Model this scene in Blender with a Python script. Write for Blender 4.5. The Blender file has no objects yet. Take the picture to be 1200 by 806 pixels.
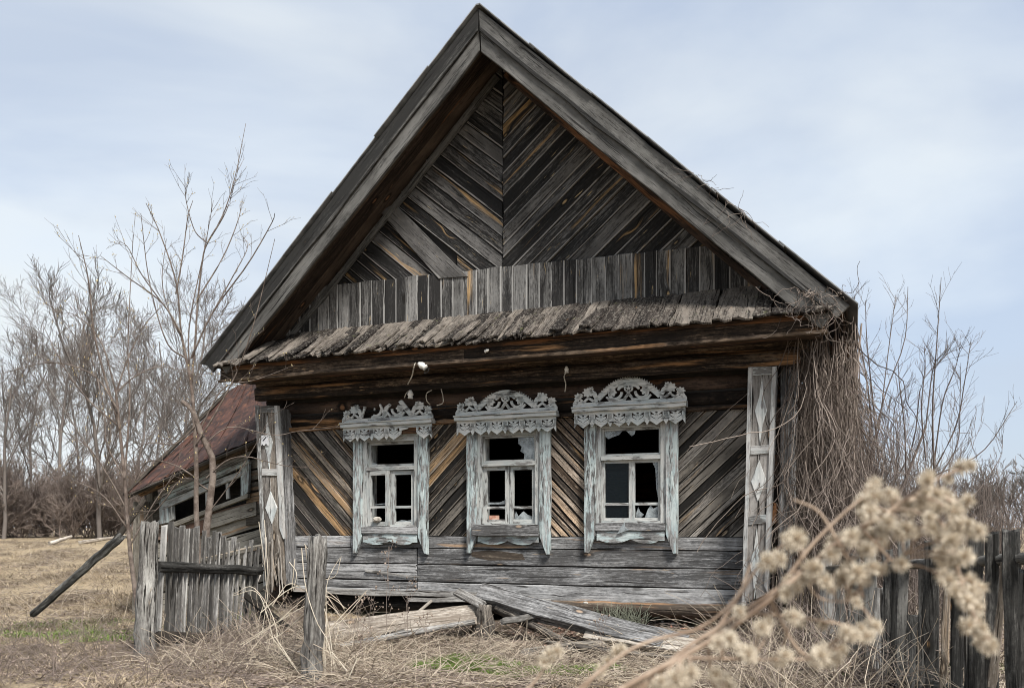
import bpy, bmesh, math, random
import numpy as np
from mathutils import Vector, Matrix
random.seed(7); np.random.seed(7)
C = bpy.context.scene
COL = C.collection
R = math.radians

# ------------------------------------------------------------------ camera, sky, sun, exposure
FPX, HOR, CAMZ = 1000.0, 620.0, 1.2          # focal length in photo pixels, horizon row, eye height (m)
cam = bpy.data.cameras.new('camera')
cam_ob = bpy.data.objects.new('camera', cam); COL.objects.link(cam_ob)
cam_ob.location = (0, 0, CAMZ); cam_ob.rotation_euler = (R(90), 0, 0)
cam.sensor_width = 36; cam.lens = 30
cam.shift_y = (HOR - 403) / 1200.0
cam.clip_end = 2000; cam.clip_start = .05
cam.dof.use_dof = True; cam.dof.focus_distance = 9.3; cam.dof.aperture_fstop = 6.3
C.camera = cam_ob
C.cycles.pixel_filter_type = 'BLACKMAN_HARRIS'; C.cycles.filter_width = 1.0

SUN_EL, SUN_AZ = R(48), R(30)               # azimuth measured from behind the camera
w = bpy.data.worlds.new('World'); C.world = w; w.use_nodes = True
nt = w.node_tree; N = nt.nodes; L = nt.links
N.clear()
sky = N.new('ShaderNodeTexSky'); sky.sky_type = 'NISHITA'; sky.sun_disc = False
sky.sun_elevation = SUN_EL; sky.sun_rotation = R(180) - SUN_AZ
sky.air_density = 1.0; sky.dust_density = 1.5; sky.ozone_density = 1.5
bg = N.new('ShaderNodeBackground'); bg.inputs['Strength'].default_value = 0.12
wo = N.new('ShaderNodeOutputWorld')
tc = N.new('ShaderNodeTexCoord')
mp = N.new('ShaderNodeMapping'); mp.inputs['Scale'].default_value = (1, 1, 2.6)
mp.inputs['Location'].default_value = (.35, .0, .2)
cl = N.new('ShaderNodeTexNoise'); cl.inputs['Scale'].default_value = 1.9
cl.inputs['Detail'].default_value = 5; cl.inputs['Roughness'].default_value = .48
cl.inputs['Distortion'].default_value = .5
cr = N.new('ShaderNodeValToRGB'); cr.color_ramp.elements[0].position = .36; cr.color_ramp.elements[1].position = .60
cr.color_ramp.elements[0].color = (.80, .80, .80, 1); cr.color_ramp.elements[1].color = (.97, .97, .97, 1)
cl2 = N.new('ShaderNodeTexNoise'); cl2.inputs['Scale'].default_value = 1.7; cl2.inputs['Detail'].default_value = 6; cl2.inputs['Distortion'].default_value = .4
cr2 = N.new('ShaderNodeValToRGB'); cr2.color_ramp.elements[0].position = .40; cr2.color_ramp.elements[1].position = .60
cr2.color_ramp.elements[0].color = (2.45, 2.78, 3.3, 1); cr2.color_ramp.elements[1].color = (3.55, 3.78, 3.92, 1)
mx = N.new('ShaderNodeMix'); mx.data_type = 'RGBA'
L.new(tc.outputs['Generated'], mp.inputs[0]); L.new(mp.outputs[0], cl.inputs['Vector']); L.new(mp.outputs[0], cl2.inputs['Vector'])
L.new(cl.outputs['Fac'], cr.inputs[0]); L.new(cl2.outputs['Fac'], cr2.inputs[0])
L.new(cr.outputs[0], mx.inputs['Factor']); L.new(sky.outputs[0], mx.inputs['A']); L.new(cr2.outputs[0], mx.inputs['B'])
L.new(mx.outputs['Result'], bg.inputs[0]); L.new(bg.outputs[0], wo.inputs[0])

sd = bpy.data.lights.new('sun', 'SUN'); sd.energy = 3.3; sd.angle = R(14); sd.color = (1, .96, .9)
so = bpy.data.objects.new('sun', sd); COL.objects.link(so)
dirv = Vector((math.sin(SUN_AZ) * math.cos(SUN_EL), -math.cos(SUN_AZ) * math.cos(SUN_EL), math.sin(SUN_EL)))
so.rotation_euler = dirv.to_track_quat('Z', 'Y').to_euler()
C.view_settings.view_transform = 'Standard'; C.view_settings.look = 'None'
C.view_settings.exposure = 1.0; C.view_settings.gamma = 1

# ------------------------------------------------------------------ geometry helpers
TH = math.atan(FPX / 2500.0); CT, ST = math.cos(TH), math.sin(TH)
OX, OY = -.095, 9.5

def F(px, py, y=0.0):                        # a photo point on the house plane at depth y -> house x, z
    u = (px - 600) / FPX; v = (HOR - py) / FPX
    t = (y + OX * ST + OY * CT) / (u * ST + CT)
    X, Y = t * u - OX, t - OY
    return (X * CT - Y * ST, CAMZ + t * v)
def F3(px, py, y=0.0):
    a = F(px, py, y); return Vector((a[0], y, a[1]))
def H2W(p): return Vector((OX + p[0] * CT + p[1] * ST, OY - p[0] * ST + p[1] * CT, p[2]))
def D(px, py, d): return Vector(((px - 600) / FPX * d, d, CAMZ + (HOR - py) / FPX * d))

def tag(o, label=None, cat=None, group=None, kind=None):
    if label: o['label'] = label
    if cat: o['category'] = cat
    if group: o['group'] = group
    if kind: o['kind'] = kind
    return o
def empty(name, loc=(0, 0, 0), rz=0):
    o = bpy.data.objects.new(name, None); COL.objects.link(o); o.location = loc; o.rotation_euler = (0, 0, rz)
    o.empty_display_size = .2
    return o
def obj(name, me, parent=None, M=None, m=None):
    o = bpy.data.objects.new(name, me); COL.objects.link(o)
    if parent: o.parent = parent
    if M is not None: o.matrix_basis = M
    if m and not me.materials: me.materials.append(m)
    return o
def mesh(name, V, Fa, smooth=False):
    me = bpy.data.meshes.new(name); me.from_pydata([tuple(v) for v in V], [], Fa)
    if smooth:
        me.polygons.foreach_set('use_smooth', [True] * len(me.polygons))
    me.update(); return me
def mesh_np(name, V, Q, smooth=True):        # numpy verts (n,3) and faces (m,k)
    V = np.asarray(V, 'f4'); Q = np.asarray(Q, 'i4'); k = Q.shape[1]
    me = bpy.data.meshes.new(name)
    me.vertices.add(len(V)); me.vertices.foreach_set('co', V.ravel())
    me.loops.add(Q.size); me.loops.foreach_set('vertex_index', Q.ravel())
    me.polygons.add(len(Q)); me.polygons.foreach_set('loop_start', np.arange(0, Q.size, k, dtype='i4'))
    try: me.polygons.foreach_set('loop_total', np.full(len(Q), k, 'i4'))
    except Exception: pass
    me.polygons.foreach_set('use_smooth', np.full(len(Q), smooth))
    me.update(calc_edges=True); me.validate(); return me

def tubes_np(lines, sides=3):                # lines: (pts, radii); returns V, Q
    by = {}
    for p, r in lines: by.setdefault(len(p), []).append((p, r))
    Vs, Qs, off = [], [], 0
    ang = np.arange(sides) * 2 * math.pi / sides
    for n, ls in by.items():
        P = np.array([[tuple(q) for q in p] for p, r in ls], 'f8'); Rr = np.array([r for p, r in ls], 'f8')
        T = np.gradient(P, axis=1) if n > 1 else P * 0
        T /= np.linalg.norm(T, axis=2, keepdims=True) + 1e-9
        ref = np.where(np.abs(T[:, :, 2:3]) > .9, np.array([[[1., 0, 0]]]), np.array([[[0, 0, 1.]]]))
        A = np.cross(T, ref); A /= np.linalg.norm(A, axis=2, keepdims=True) + 1e-9
        B = np.cross(T, A)
        ring = (P[:, :, None, :] + Rr[:, :, None, None] * (np.cos(ang)[None, None, :, None] * A[:, :, None, :]
                + np.sin(ang)[None, None, :, None] * B[:, :, None, :]))
        m = len(ls); Vs.append(ring.reshape(-1, 3))
        i, j, k = np.meshgrid(np.arange(m), np.arange(n - 1), np.arange(sides), indexing='ij')
        b = off + (i * n + j) * sides; k2 = (k + 1) % sides
        Qs.append(np.stack([b + k, b + k2, b + sides + k2, b + sides + k], -1).reshape(-1, 4))
        off += m * n * sides
    return np.concatenate(Vs), np.concatenate(Qs)
def tubes(name, lines, m, parent=None, sides=3):
    V, Q = tubes_np(lines, sides)
    return obj(name, mesh_np(name, V, Q), parent, None, m)
def smooth_line(pts, n):                     # Catmull-Rom through pts
    P = [Vector(p) for p in pts]; P = [P[0] * 2 - P[1]] + P + [P[-1] * 2 - P[-2]]
    out = []; segs = len(P) - 3
    for i in range(n):
        t = i / (n - 1) * segs; k = min(int(t), segs - 1); t -= k
        a, b, c, d = P[k:k + 4]
        out.append(.5 * ((2 * b) + (c - a) * t + (2 * a - 5 * b + 4 * c - d) * t * t + (3 * b - a - 3 * c + d) * t ** 3))
    return out
def lerp(a, b, t): return a + (b - a) * t

def beam(name, m, p0, p1, wd, th, nrm=(0, -1, 0), parent=None, seg=5, jit=.004, ch=.006, taper=1.0, ragged=0.0, bow=0.0, rnd=None):
    """squared timber from p0 to p1; wd across, th along nrm; chamfered, slightly uneven, local X along the grain"""
    p0, p1 = Vector(p0), Vector(p1); ex = (p1 - p0); Ln = ex.length; ex.normalize()
    n = Vector(nrm); n = (n - ex * n.dot(ex)).normalized(); ey = n.cross(ex)
    M = Matrix((ex, ey, n)).transposed().to_4x4(); M.translation = (p0 + p1) / 2
    V, Fa = [], []; rg = random.Random(rnd if rnd is not None else random.random())
    a, b = wd / 2, th / 2; c = min(ch, a * .6, b * .6)
    prof = [(-a + c, -b), (a - c, -b), (a, -b + c), (a, b - c), (a - c, b), (-a + c, b), (-a, b - c), (-a, -b + c)]
    for i in range(seg + 1):
        t = i / seg; s = lerp(1, taper, t); dy, dz = rg.gauss(0, jit), rg.gauss(0, jit * .6); dz += bow * math.sin(math.pi * t)
        sw = 1 + rg.gauss(0, jit * 1.2 / max(wd, .02))
        for (y, z) in prof:
            x = (t - .5) * Ln + (rg.uniform(-ragged, ragged) if i in (0, seg) else 0)
            V.append((x, y * s * sw + dy + rg.gauss(0, jit * .25), z * s + dz))
    for i in range(seg):
        for k in range(8):
            k2 = (k + 1) % 8; Fa.append((i * 8 + k, i * 8 + k2, (i + 1) * 8 + k2, (i + 1) * 8 + k))
    Fa.append(tuple(range(7, -1, -1))); Fa.append(tuple(range(seg * 8, seg * 8 + 8)))
    return obj(name, mesh(name, V, Fa), parent, M, m)

def log(name, m, p0, p1, r0, r1=None, parent=None, seg=8, sides=10, jit=.06, bow=0.0, ragged=0.0, flat=1.0):
    p0, p1 = Vector(p0), Vector(p1); ex = (p1 - p0); Ln = ex.length; ex.normalize(); r1 = r1 or r0
    n = Vector((0, 0, 1)) if abs(ex.z) < .8 else Vector((0, -1, 0)); n = (n - ex * n.dot(ex)).normalized(); ey = n.cross(ex)
    M = Matrix((ex, ey, n)).transposed().to_4x4(); M.translation = (p0 + p1) / 2
    V, Fa = [], []; prof = [1 + random.gauss(0, jit) for _ in range(sides)]
    for i in range(seg + 1):
        t = i / seg; r = lerp(r0, r1, t); oy, oz = random.gauss(0, r * jit * .6), random.gauss(0, r * jit * .6) + bow * math.sin(math.pi * t)
        for k in range(sides):
            a = 2 * math.pi * k / sides; rr = r * prof[k] * (1 + random.gauss(0, jit * .35))
            x = (t - .5) * Ln + (random.uniform(-ragged, ragged) if i in (0, seg) else 0)
            V.append((x, rr * math.cos(a) + oy, rr * math.sin(a) * flat + oz))
    for i in range(seg):
        for k in range(sides):
            k2 = (k + 1) % sides; Fa.append((i * sides + k, i * sides + k2, (i + 1) * sides + k2, (i + 1) * sides + k))
    Fa.append(tuple(range(sides - 1, -1, -1))); Fa.append(tuple(range(seg * sides, seg * sides + sides)))
    me = mesh(name, V, Fa, True)
    me.polygons[-1].use_smooth = False; me.polygons[-2].use_smooth = False
    return obj(name, me, parent, M, m)

def clip_poly(P, a, b, c):                   # keep a*x+b*z<=c
    out = []
    for i in range(len(P)):
        p, q = P[i], P[(i + 1) % len(P)]; dp, dq = a * p[0] + b * p[1] - c, a * q[0] + b * q[1] - c
        if dp <= 0: out.append(p)
        if dp * dq < 0:
            t = dp / (dp - dq); out.append((p[0] + (q[0] - p[0]) * t, p[1] + (q[1] - p[1]) * t))
    return out
def poly_plank(name, m, pts, yf, th, ang, parent, jit=.0022, ch=.004, tilt=0.0, sub=.3, ragged=0.0):
    """board whose outline is pts (x,z) on the plane y=yf, thickness th, grain at ang"""
    ca, sa = math.cos(ang), math.sin(ang)
    cx = sum(p[0] for p in pts) / len(pts); cz = sum(p[1] for p in pts) / len(pts)
    q = [((p[0] - cx) * ca + (p[1] - cz) * sa, -(p[0] - cx) * sa + (p[1] - cz) * ca) for p in pts]
    ar = sum(q[i][0] * q[(i + 1) % len(q)][1] - q[(i + 1) % len(q)][0] * q[i][1] for i in range(len(q)))
    if abs(ar) < .003: return None
    # local z is outward (-y); keep counter-clockwise in (x, y)
    if ar < 0: q.reverse()
    s = []
    for i in range(len(q)):
        a, b = q[i], q[(i + 1) % len(q)]; d = math.hypot(b[0] - a[0], b[1] - a[1]); n = max(1, int(d / sub))
        endgrain = abs(b[0] - a[0]) < abs(b[1] - a[1])
        if endgrain and ragged: n = 5
        for k in range(n):
            t = k / n; jx, jy = random.gauss(0, ragged if (endgrain and 0 < k) else jit), random.gauss(0, jit)
            s.append((lerp(a[0], b[0], t) + jx, lerp(a[1], b[1], t) + jy))
    hx = max(abs(v[0]) for v in s) + 1e-6; hy = max(abs(v[1]) for v in s) + 1e-6; n = len(s)
    if hy < .012: return None
    kx, ky = 1 - min(.4, ch / hx), 1 - min(.4, ch / hy)
    V = [(x * kx, y * ky, tilt * y / hy) for x, y in s] + [(x, y, -ch + tilt * y / hy) for x, y in s] + [(x, y, -th) for x, y in s]
    Fa = [tuple(range(n)), tuple(range(3 * n - 1, 2 * n - 1, -1))]
    for i in range(n):
        j = (i + 1) % n; Fa.append((i, n + i, n + j, j)); Fa.append((n + i, 2 * n + i, 2 * n + j, n + j))
    M = Matrix(((ca, -sa, 0), (0, 0, -1), (sa, ca, 0))).to_4x4(); M.translation = (cx, yf, cz)
    return obj(name, mesh(name, V, Fa), parent, M, m)
def rect(x0, x1, z0, z1): return [(x0, z0), (x1, z0), (x1, z1), (x0, z1)]

# ------------------------------------------------------------------ materials
def new_mat(name):
    m = bpy.data.materials.new(name); m.use_nodes = True; nt = m.node_tree
    return m, nt, nt.nodes, nt.links, nt.nodes['Principled BSDF']
def mathn(N, L, op, a, b=None, c=None, clamp=False):
    n = N.new('ShaderNodeMath'); n.operation = op; n.use_clamp = clamp
    for i, x in enumerate((a, b, c)):
        if x is None: continue
        if isinstance(x, (int, float)): n.inputs[i].default_value = x
        else: L.new(x, n.inputs[i])
    return n.outputs[0]
def mixc(N, L, f, a, b, bt='MIX'):
    n = N.new('ShaderNodeMix'); n.data_type = 'RGBA'; n.blend_type = bt
    for k, x in (('Factor', f), ('A', a), ('B', b)):
        if isinstance(x, (int, float)): n.inputs[k].default_value = x
        elif isinstance(x, tuple): n.inputs[k].default_value = (*x, 1) if len(x) == 3 else x
        else: L.new(x, n.inputs[k])
    return n.outputs['Result']
def noise(N, L, vec, sc=1, det=3, ro=.55, dist=0.0):
    n = N.new('ShaderNodeTexNoise'); n.inputs['Scale'].default_value = sc; n.inputs['Detail'].default_value = det
    n.inputs['Roughness'].default_value = ro; n.inputs['Distortion'].default_value = dist; L.new(vec, n.inputs['Vector']); return n.outputs['Fac']
def mapping(N, L, vec, sc, loc=(0, 0, 0)):
    n = N.new('ShaderNodeMapping'); n.inputs['Scale'].default_value = sc; n.inputs['Location'].default_value = loc; L.new(vec, n.inputs[0]); return n.outputs[0]
def mrange(N, L, v, a, b, c=0.0, d=1.0):
    n = N.new('ShaderNodeMapRange'); n.interpolation_type = 'SMOOTHSTEP'; L.new(v, n.inputs[0])
    for i, x in enumerate((a, b, c, d)): n.inputs[i + 1].default_value = x
    return n.outputs[0]

def wood(name, dark, mid, light, warm=(.5, .26, .09), warm_amt=.3, edge=.0, knots=1.0, var=.35, worm=0.0,
         crack=1.0, bump=.5, paint=None, paint_amt=.0, sc=1.0, lichen=0.0, vert=False, pale_warm=None):
    m, nt, N, L, B = new_mat(name)
    tc = N.new('ShaderNodeTexCoord'); oi = N.new('ShaderNodeObjectInfo')
    rnd = oi.outputs['Random']
    va = N.new('ShaderNodeVectorMath'); va.operation = 'ADD'
    cb = N.new('ShaderNodeCombineXYZ'); L.new(mathn(N, L, 'MULTIPLY', rnd, 61.0), cb.inputs[0]); L.new(mathn(N, L, 'MULTIPLY', rnd, 17.0), cb.inputs[1])
    L.new(mathn(N, L, 'MULTIPLY', rnd, 7.3), cb.inputs[2])
    src = tc.outputs['Object']
    if vert:
        s1 = N.new('ShaderNodeSeparateXYZ'); c1 = N.new('ShaderNodeCombineXYZ'); L.new(src, s1.inputs[0])
        for i, k in enumerate((2, 0, 1)): L.new(s1.outputs[k], c1.inputs[i])
        src = c1.outputs[0]
    L.new(src, va.inputs[0]); L.new(cb.outputs[0], va.inputs[1]); P = va.outputs[0]
    rnd2 = mathn(N, L, 'FRACT', mathn(N, L, 'MULTIPLY', rnd, 13.7))
    # knots
    vo = N.new('ShaderNodeTexVoronoi'); vo.inputs['Scale'].default_value = 1.0; vo.inputs['Randomness'].default_value = 1
    L.new(mapping(N, L, P, (1.9 * sc, 5.0 * sc, 2.0)), vo.inputs['Vector']); kd = vo.outputs['Distance']
    kfall = mrange(N, L, kd, 0.0, .34, 1.0, 0.0)
    vs = N.new('ShaderNodeSeparateColor'); L.new(vo.outputs['Color'], vs.inputs[0]); kon = mrange(N, L, vs.outputs[0], .42, .44)
    # grain coordinates, bent round the knots
    sp = N.new('ShaderNodeSeparateXYZ'); L.new(P, sp.inputs[0])
    gy = mathn(N, L, 'ADD', sp.outputs[1], mathn(N, L, 'MULTIPLY', kfall, .035 * knots))
    wob = noise(N, L, mapping(N, L, P, (1.2, 2.5, 2)), 1, 2)
    gy = mathn(N, L, 'ADD', gy, mathn(N, L, 'MULTIPLY', wob, .05))
    gc = N.new('ShaderNodeCombineXYZ'); L.new(sp.outputs[0], gc.inputs[0]); L.new(gy, gc.inputs[1]); L.new(sp.outputs[2], gc.inputs[2])
    g1 = noise(N, L, mapping(N, L, gc.outputs[0], (2.4 * sc, 46 * sc, 30 * sc)), 1, 6, .68, .35)
    g2 = noise(N, L, mapping(N, L, gc.outputs[0], (9 * sc, 150 * sc, 90 * sc)), 1, 4, .7)
    g3 = noise(N, L, mapping(N, L, gc.outputs[0], (1.5 * sc, 12 * sc, 9 * sc)), 1, 4, .6)
    crk = mrange(N, L, noise(N, L, mapping(N, L, gc.outputs[0], (1.8 * sc, 62 * sc, 40 * sc), (9, 4, 2)), 1, 3, .55), .60, .66)
    tone = mathn(N, L, 'ADD', mathn(N, L, 'MULTIPLY', g1, .55), mathn(N, L, 'ADD', mathn(N, L, 'MULTIPLY', g2, .25), mathn(N, L, 'MULTIPLY', g3, .3)))
    spk = noise(N, L, mapping(N, L, P, (22, 60, 40)), 1, 5, .75)
    tone = mathn(N, L, 'ADD', tone, mathn(N, L, 'MULTIPLY', mathn(N, L, 'SUBTRACT', spk, .5), .38))
    tone = mathn(N, L, 'ADD', tone, mathn(N, L, 'MULTIPLY', mathn(N, L, 'SUBTRACT', rnd, .5), .26 * var / .35))
    cr = N.new('ShaderNodeValToRGB'); e = cr.color_ramp.elements
    e[0].position = .455; e[0].color = (*dark, 1); e[1].position = .655; e[1].color = (*light, 1)
    x = e.new(.55); x.color = (*mid, 1); L.new(tone, cr.inputs[0]); col = cr.outputs[0]
    blotch = noise(N, L, mapping(N, L, P, (1.6, 3.0, 2.5)), 1.6, 4, .6)
    col = mixc(N, L, mrange(N, L, blotch, .35, .68, .55, 0.0), col, (dark[0] * 1.1, dark[1] * 1.05, dark[2]), 'MIX')
    if warm_amt > 0:
        ws = noise(N, L, mapping(N, L, gc.outputs[0], (.9 * sc, 14 * sc, 10), (3, 8, 1)), 1, 3, .5)
        ws2 = mathn(N, L, 'ADD', ws, mathn(N, L, 'MULTIPLY', mathn(N, L, 'SUBTRACT', rnd2, .75), .28))
        wm = mrange(N, L, ws2, .64 - .3 * warm_amt, .76 - .3 * warm_amt)
        wcol = mixc(N, L, g2, (warm[0] * .5, warm[1] * .45, warm[2] * .4), (warm[0] * 1.5, warm[1] * 1.5, warm[2] * 1.5))
        wm = mathn(N, L, 'MULTIPLY', wm, mrange(N, L, g1, .38, .6, .25, 1.0))
        col = mixc(N, L, mathn(N, L, 'MULTIPLY', wm, .85), col, wcol)
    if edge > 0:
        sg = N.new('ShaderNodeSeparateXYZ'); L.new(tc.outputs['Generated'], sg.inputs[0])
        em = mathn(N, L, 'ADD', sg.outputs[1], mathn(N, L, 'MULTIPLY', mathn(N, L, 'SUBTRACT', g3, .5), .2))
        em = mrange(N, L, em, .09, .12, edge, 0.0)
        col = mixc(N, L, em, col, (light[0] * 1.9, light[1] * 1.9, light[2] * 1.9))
    # knot: dark ring with paler orange heart
    ring = mathn(N, L, 'MULTIPLY', mrange(N, L, kd, .05, .09, 0.0, 1.0), mrange(N, L, kd, .10, .19, 1.0, 0.0))
    col = mixc(N, L, mathn(N, L, 'MULTIPLY', mathn(N, L, 'MULTIPLY', ring, kon), .85 * min(1, knots)), col, (dark[0] * .4, dark[1] * .35, dark[2] * .3))
    kc = pale_warm or (warm[0] * 1.0, warm[1] * 1.05, warm[2] * 1.15)
    col = mixc(N, L, mathn(N, L, 'MULTIPLY', mathn(N, L, 'MULTIPLY', mrange(N, L, kd, .05, .09, 1.0, 0.0), kon), .8 * min(1, knots)), col, kc)
    if worm > 0:                              # bark-beetle galleries
        v2 = N.new('ShaderNodeTexVoronoi'); L.new(mapping(N, L, P, (14, 34, 20)), v2.inputs['Vector'])
        wmk = mathn(N, L, 'MULTIPLY', mrange(N, L, v2.outputs['Distance'], .22, .34, 1.0, 0.0), mrange(N, L, blotch, .36, .48))
        col = mixc(N, L, mathn(N, L, 'MULTIPLY', wmk, worm), col, (.012, .01, .008))
    # short pale splits, nail heads with a rusty halo, dark pits
    if warm_amt > 0:
        dsh = noise(N, L, mapping(N, L, gc.outputs[0], (3.6 * sc, 48 * sc, 40), (1, 6, 8)), 1, 4, .65)
        dm = mathn(N, L, 'MULTIPLY', mrange(N, L, dsh, .655, .70), mrange(N, L, blotch, .46, .56))
        col = mixc(N, L, mathn(N, L, 'MULTIPLY', dm, min(1, .55 + warm_amt)), col, (warm[0] * 1.25, warm[1] * 1.45, warm[2] * 1.7))
    vn = N.new('ShaderNodeTexVoronoi'); L.new(mapping(N, L, P, (5.5, 11, 5), (.3, .7, .1)), vn.inputs['Vector'])
    vns = N.new('ShaderNodeSeparateColor'); L.new(vn.outputs['Color'], vns.inputs[0]); non = mrange(N, L, vns.outputs[1], .55, .57)
    col = mixc(N, L, mathn(N, L, 'MULTIPLY', mathn(N, L, 'MULTIPLY', mrange(N, L, vn.outputs['Distance'], .05, .16, 1, 0), non), .45), col, (.05, .028, .018))
    col = mixc(N, L, mathn(N, L, 'MULTIPLY', mathn(N, L, 'MULTIPLY', mrange(N, L, vn.outputs['Distance'], .03, .05, 1, 0), non), .9), col, (.006, .005, .005))
    col = mixc(N, L, mathn(N, L, 'MULTIPLY', crk, .85 * crack), col, (dark[0] * .22, dark[1] * .2, dark[2] * .18))
    if paint:
        pn = noise(N, L, mapping(N, L, P, (5, 34, 20), (5, 5, 5)), 1, 5, .65)
        pn2 = noise(N, L, P, 5, 3)
        pm = mrange(N, L, mathn(N, L, 'ADD', mathn(N, L, 'MULTIPLY', pn, .7), mathn(N, L, 'MULTIPLY', pn2, .3)), .56 - .22 * paint_amt, .62 - .22 * paint_amt, 1.0, 0.0)
        pm = mathn(N, L, 'SUBTRACT', 1.0, pm)
        pc = mixc(N, L, mrange(N, L, pn2, .35, .65), paint, (paint[0] * 1.25, paint[1] * 1.16, paint[2] * 1.12))
        pc = mixc(N, L, mathn(N, L, 'MULTIPLY', mrange(N, L, g1, .5, .3), .55), pc, (paint[0] * .35, paint[1] * .35, paint[2] * .34))
        col = mixc(N, L, mathn(N, L, 'MULTIPLY', pm, .9), col, pc)
    if lichen > 0:
        ln = noise(N, L, P, 38, 4, .7)
        col = mixc(N, L, mathn(N, L, 'MULTIPLY', mrange(N, L, ln, .54, .62), lichen), col, (.20, .185, .16))
        ln2 = noise(N, L, P, 9, 3, .6)
        col = mixc(N, L, mathn(N, L, 'MULTIPLY', mrange(N, L, ln2, .64, .72), lichen * .5), col, (.16, .17, .07))
    L.new(col, B.inputs['Base Color']); B.inputs['Roughness'].default_value = .85
    B.inputs['Specular IOR Level'].default_value = .25
    h = mathn(N, L, 'ADD', mathn(N, L, 'MULTIPLY', g1, .5), mathn(N, L, 'ADD', mathn(N, L, 'MULTIPLY', g2, .3), mathn(N, L, 'MULTIPLY', spk, .3)))
    h = mathn(N, L, 'SUBTRACT', h, mathn(N, L, 'MULTIPLY', crk, .8 * crack))
    bp = N.new('ShaderNodeBump'); bp.inputs['Strength'].default_value = bump; bp.inputs['Distance'].default_value = .02
    L.new(h, bp.inputs['Height']); L.new(bp.outputs[0], B.inputs['Normal'])
    return m

M = {}
ORG = (.40, .26, .12)
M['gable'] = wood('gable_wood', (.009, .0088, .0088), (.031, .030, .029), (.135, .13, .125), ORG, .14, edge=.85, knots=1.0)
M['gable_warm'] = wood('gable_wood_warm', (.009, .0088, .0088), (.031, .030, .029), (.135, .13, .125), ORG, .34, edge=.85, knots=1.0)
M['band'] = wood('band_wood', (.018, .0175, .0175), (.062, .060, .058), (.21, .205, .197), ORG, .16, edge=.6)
M['rake'] = wood('rake_wood', (.020, .020, .0195), (.052, .051, .049), (.14, .137, .13), warm_amt=0, knots=.7)
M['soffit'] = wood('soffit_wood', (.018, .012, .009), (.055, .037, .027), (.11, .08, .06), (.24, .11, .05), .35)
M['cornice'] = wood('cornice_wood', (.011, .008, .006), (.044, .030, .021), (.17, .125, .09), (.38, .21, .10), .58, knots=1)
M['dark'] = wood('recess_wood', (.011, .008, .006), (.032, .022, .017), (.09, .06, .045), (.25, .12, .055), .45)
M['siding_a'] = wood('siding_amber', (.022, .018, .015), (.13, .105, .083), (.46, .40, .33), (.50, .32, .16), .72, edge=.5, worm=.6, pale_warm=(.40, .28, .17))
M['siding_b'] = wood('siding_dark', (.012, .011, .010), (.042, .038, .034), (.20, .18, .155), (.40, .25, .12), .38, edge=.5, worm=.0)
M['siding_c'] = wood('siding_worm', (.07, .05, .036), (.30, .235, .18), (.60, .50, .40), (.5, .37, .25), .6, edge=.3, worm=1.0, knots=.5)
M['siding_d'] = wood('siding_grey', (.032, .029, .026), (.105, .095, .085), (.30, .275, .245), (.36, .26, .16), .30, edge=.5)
M['plinth'] = wood('plinth_wood', (.075, .075, .076), (.26, .26, .262), (.47, .47, .47), (.4, .26, .15), .02, knots=.8, crack=1.1, var=.25)
M['rot'] = wood('rotten_wood', (.06, .048, .038), (.19, .155, .12), (.40, .34, .27), (.34, .20, .11), .3, crack=1.3)
M['grey'] = wood('grey_wood', (.075, .072, .067), (.21, .20, .19), (.42, .41, .39), (.3, .25, .2), .05, crack=1.3, bump=.8)
M['pale'] = wood('pale_board', (.17, .145, .12), (.40, .36, .31), (.60, .56, .50), (.3, .2, .12), .1, crack=.9)
M['postw'] = wood('post_wood', (.055, .052, .048), (.20, .19, .178), (.44, .43, .40), (.3, .2, .12), .04, crack=1.4, bump=1.0, sc=.8, var=.1)
M['darkfence'] = wood('dark_fence_wood', (.02, .02, .019), (.065, .063, .06), (.19, .185, .172), warm_amt=0, crack=1.0)
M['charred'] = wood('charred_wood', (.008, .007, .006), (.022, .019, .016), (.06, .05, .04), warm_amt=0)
M['shingle'] = wood('shingle_wood', (.014, .011, .0095), (.064, .053, .045), (.21, .182, .155), warm_amt=0, crack=1.2, bump=1.0, sc=1.3, lichen=.75, knots=.2, var=.5)
M['carve'] = wood('carved_paint', (.10, .10, .10), (.25, .25, .25), (.40, .40, .40), warm_amt=0, knots=0, crack=1.1, paint=(.50, .54, .54), paint_amt=.72, var=.15)
M['casing'] = wood('casing_paint', (.10, .10, .10), (.28, .28, .275), (.48, .48, .475), warm_amt=0, knots=.3, crack=1.2, paint=(.37, .45, .46), paint_amt=.42, bump=.8, var=.2)
M['sash'] = wood('sash_paint', (.10, .097, .094), (.24, .235, .228), (.42, .41, .40), warm_amt=0, knots=0, crack=.8, paint=(.38, .41, .405), paint_amt=.6, var=.2)
M['sashv'] = wood('sash_paint_upright', (.10, .097, .094), (.24, .235, .228), (.42, .41, .40), warm_amt=0, knots=0, crack=.8, paint=(.38, .41, .405), paint_amt=.6, var=.2, vert=True)
M['pil'] = wood('pilaster_frame', (.12, .118, .115), (.27, .268, .26), (.44, .43, .42), warm_amt=0, knots=.3, crack=1, paint=(.40, .43, .43), paint_amt=.3)
M['pilback'] = wood('pilaster_back', (.06, .055, .05), (.19, .175, .16), (.36, .34, .32), (.4, .24, .13), .35, crack=1.2)
M['splinter'] = wood('splintered_wood', (.14, .12, .10), (.34, .31, .275), (.55, .51, .46), (.36, .27, .18), .2, crack=1.6, bump=1)
M['shed'] = wood('shed_wood', (.06, .052, .043), (.17, .155, .13), (.31, .29, .25), (.3, .2, .12), .25, crack=1)
M['shedred'] = wood('shed_brown', (.10, .06, .045), (.20, .13, .10), (.30, .22, .18), warm_amt=0)
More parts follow.
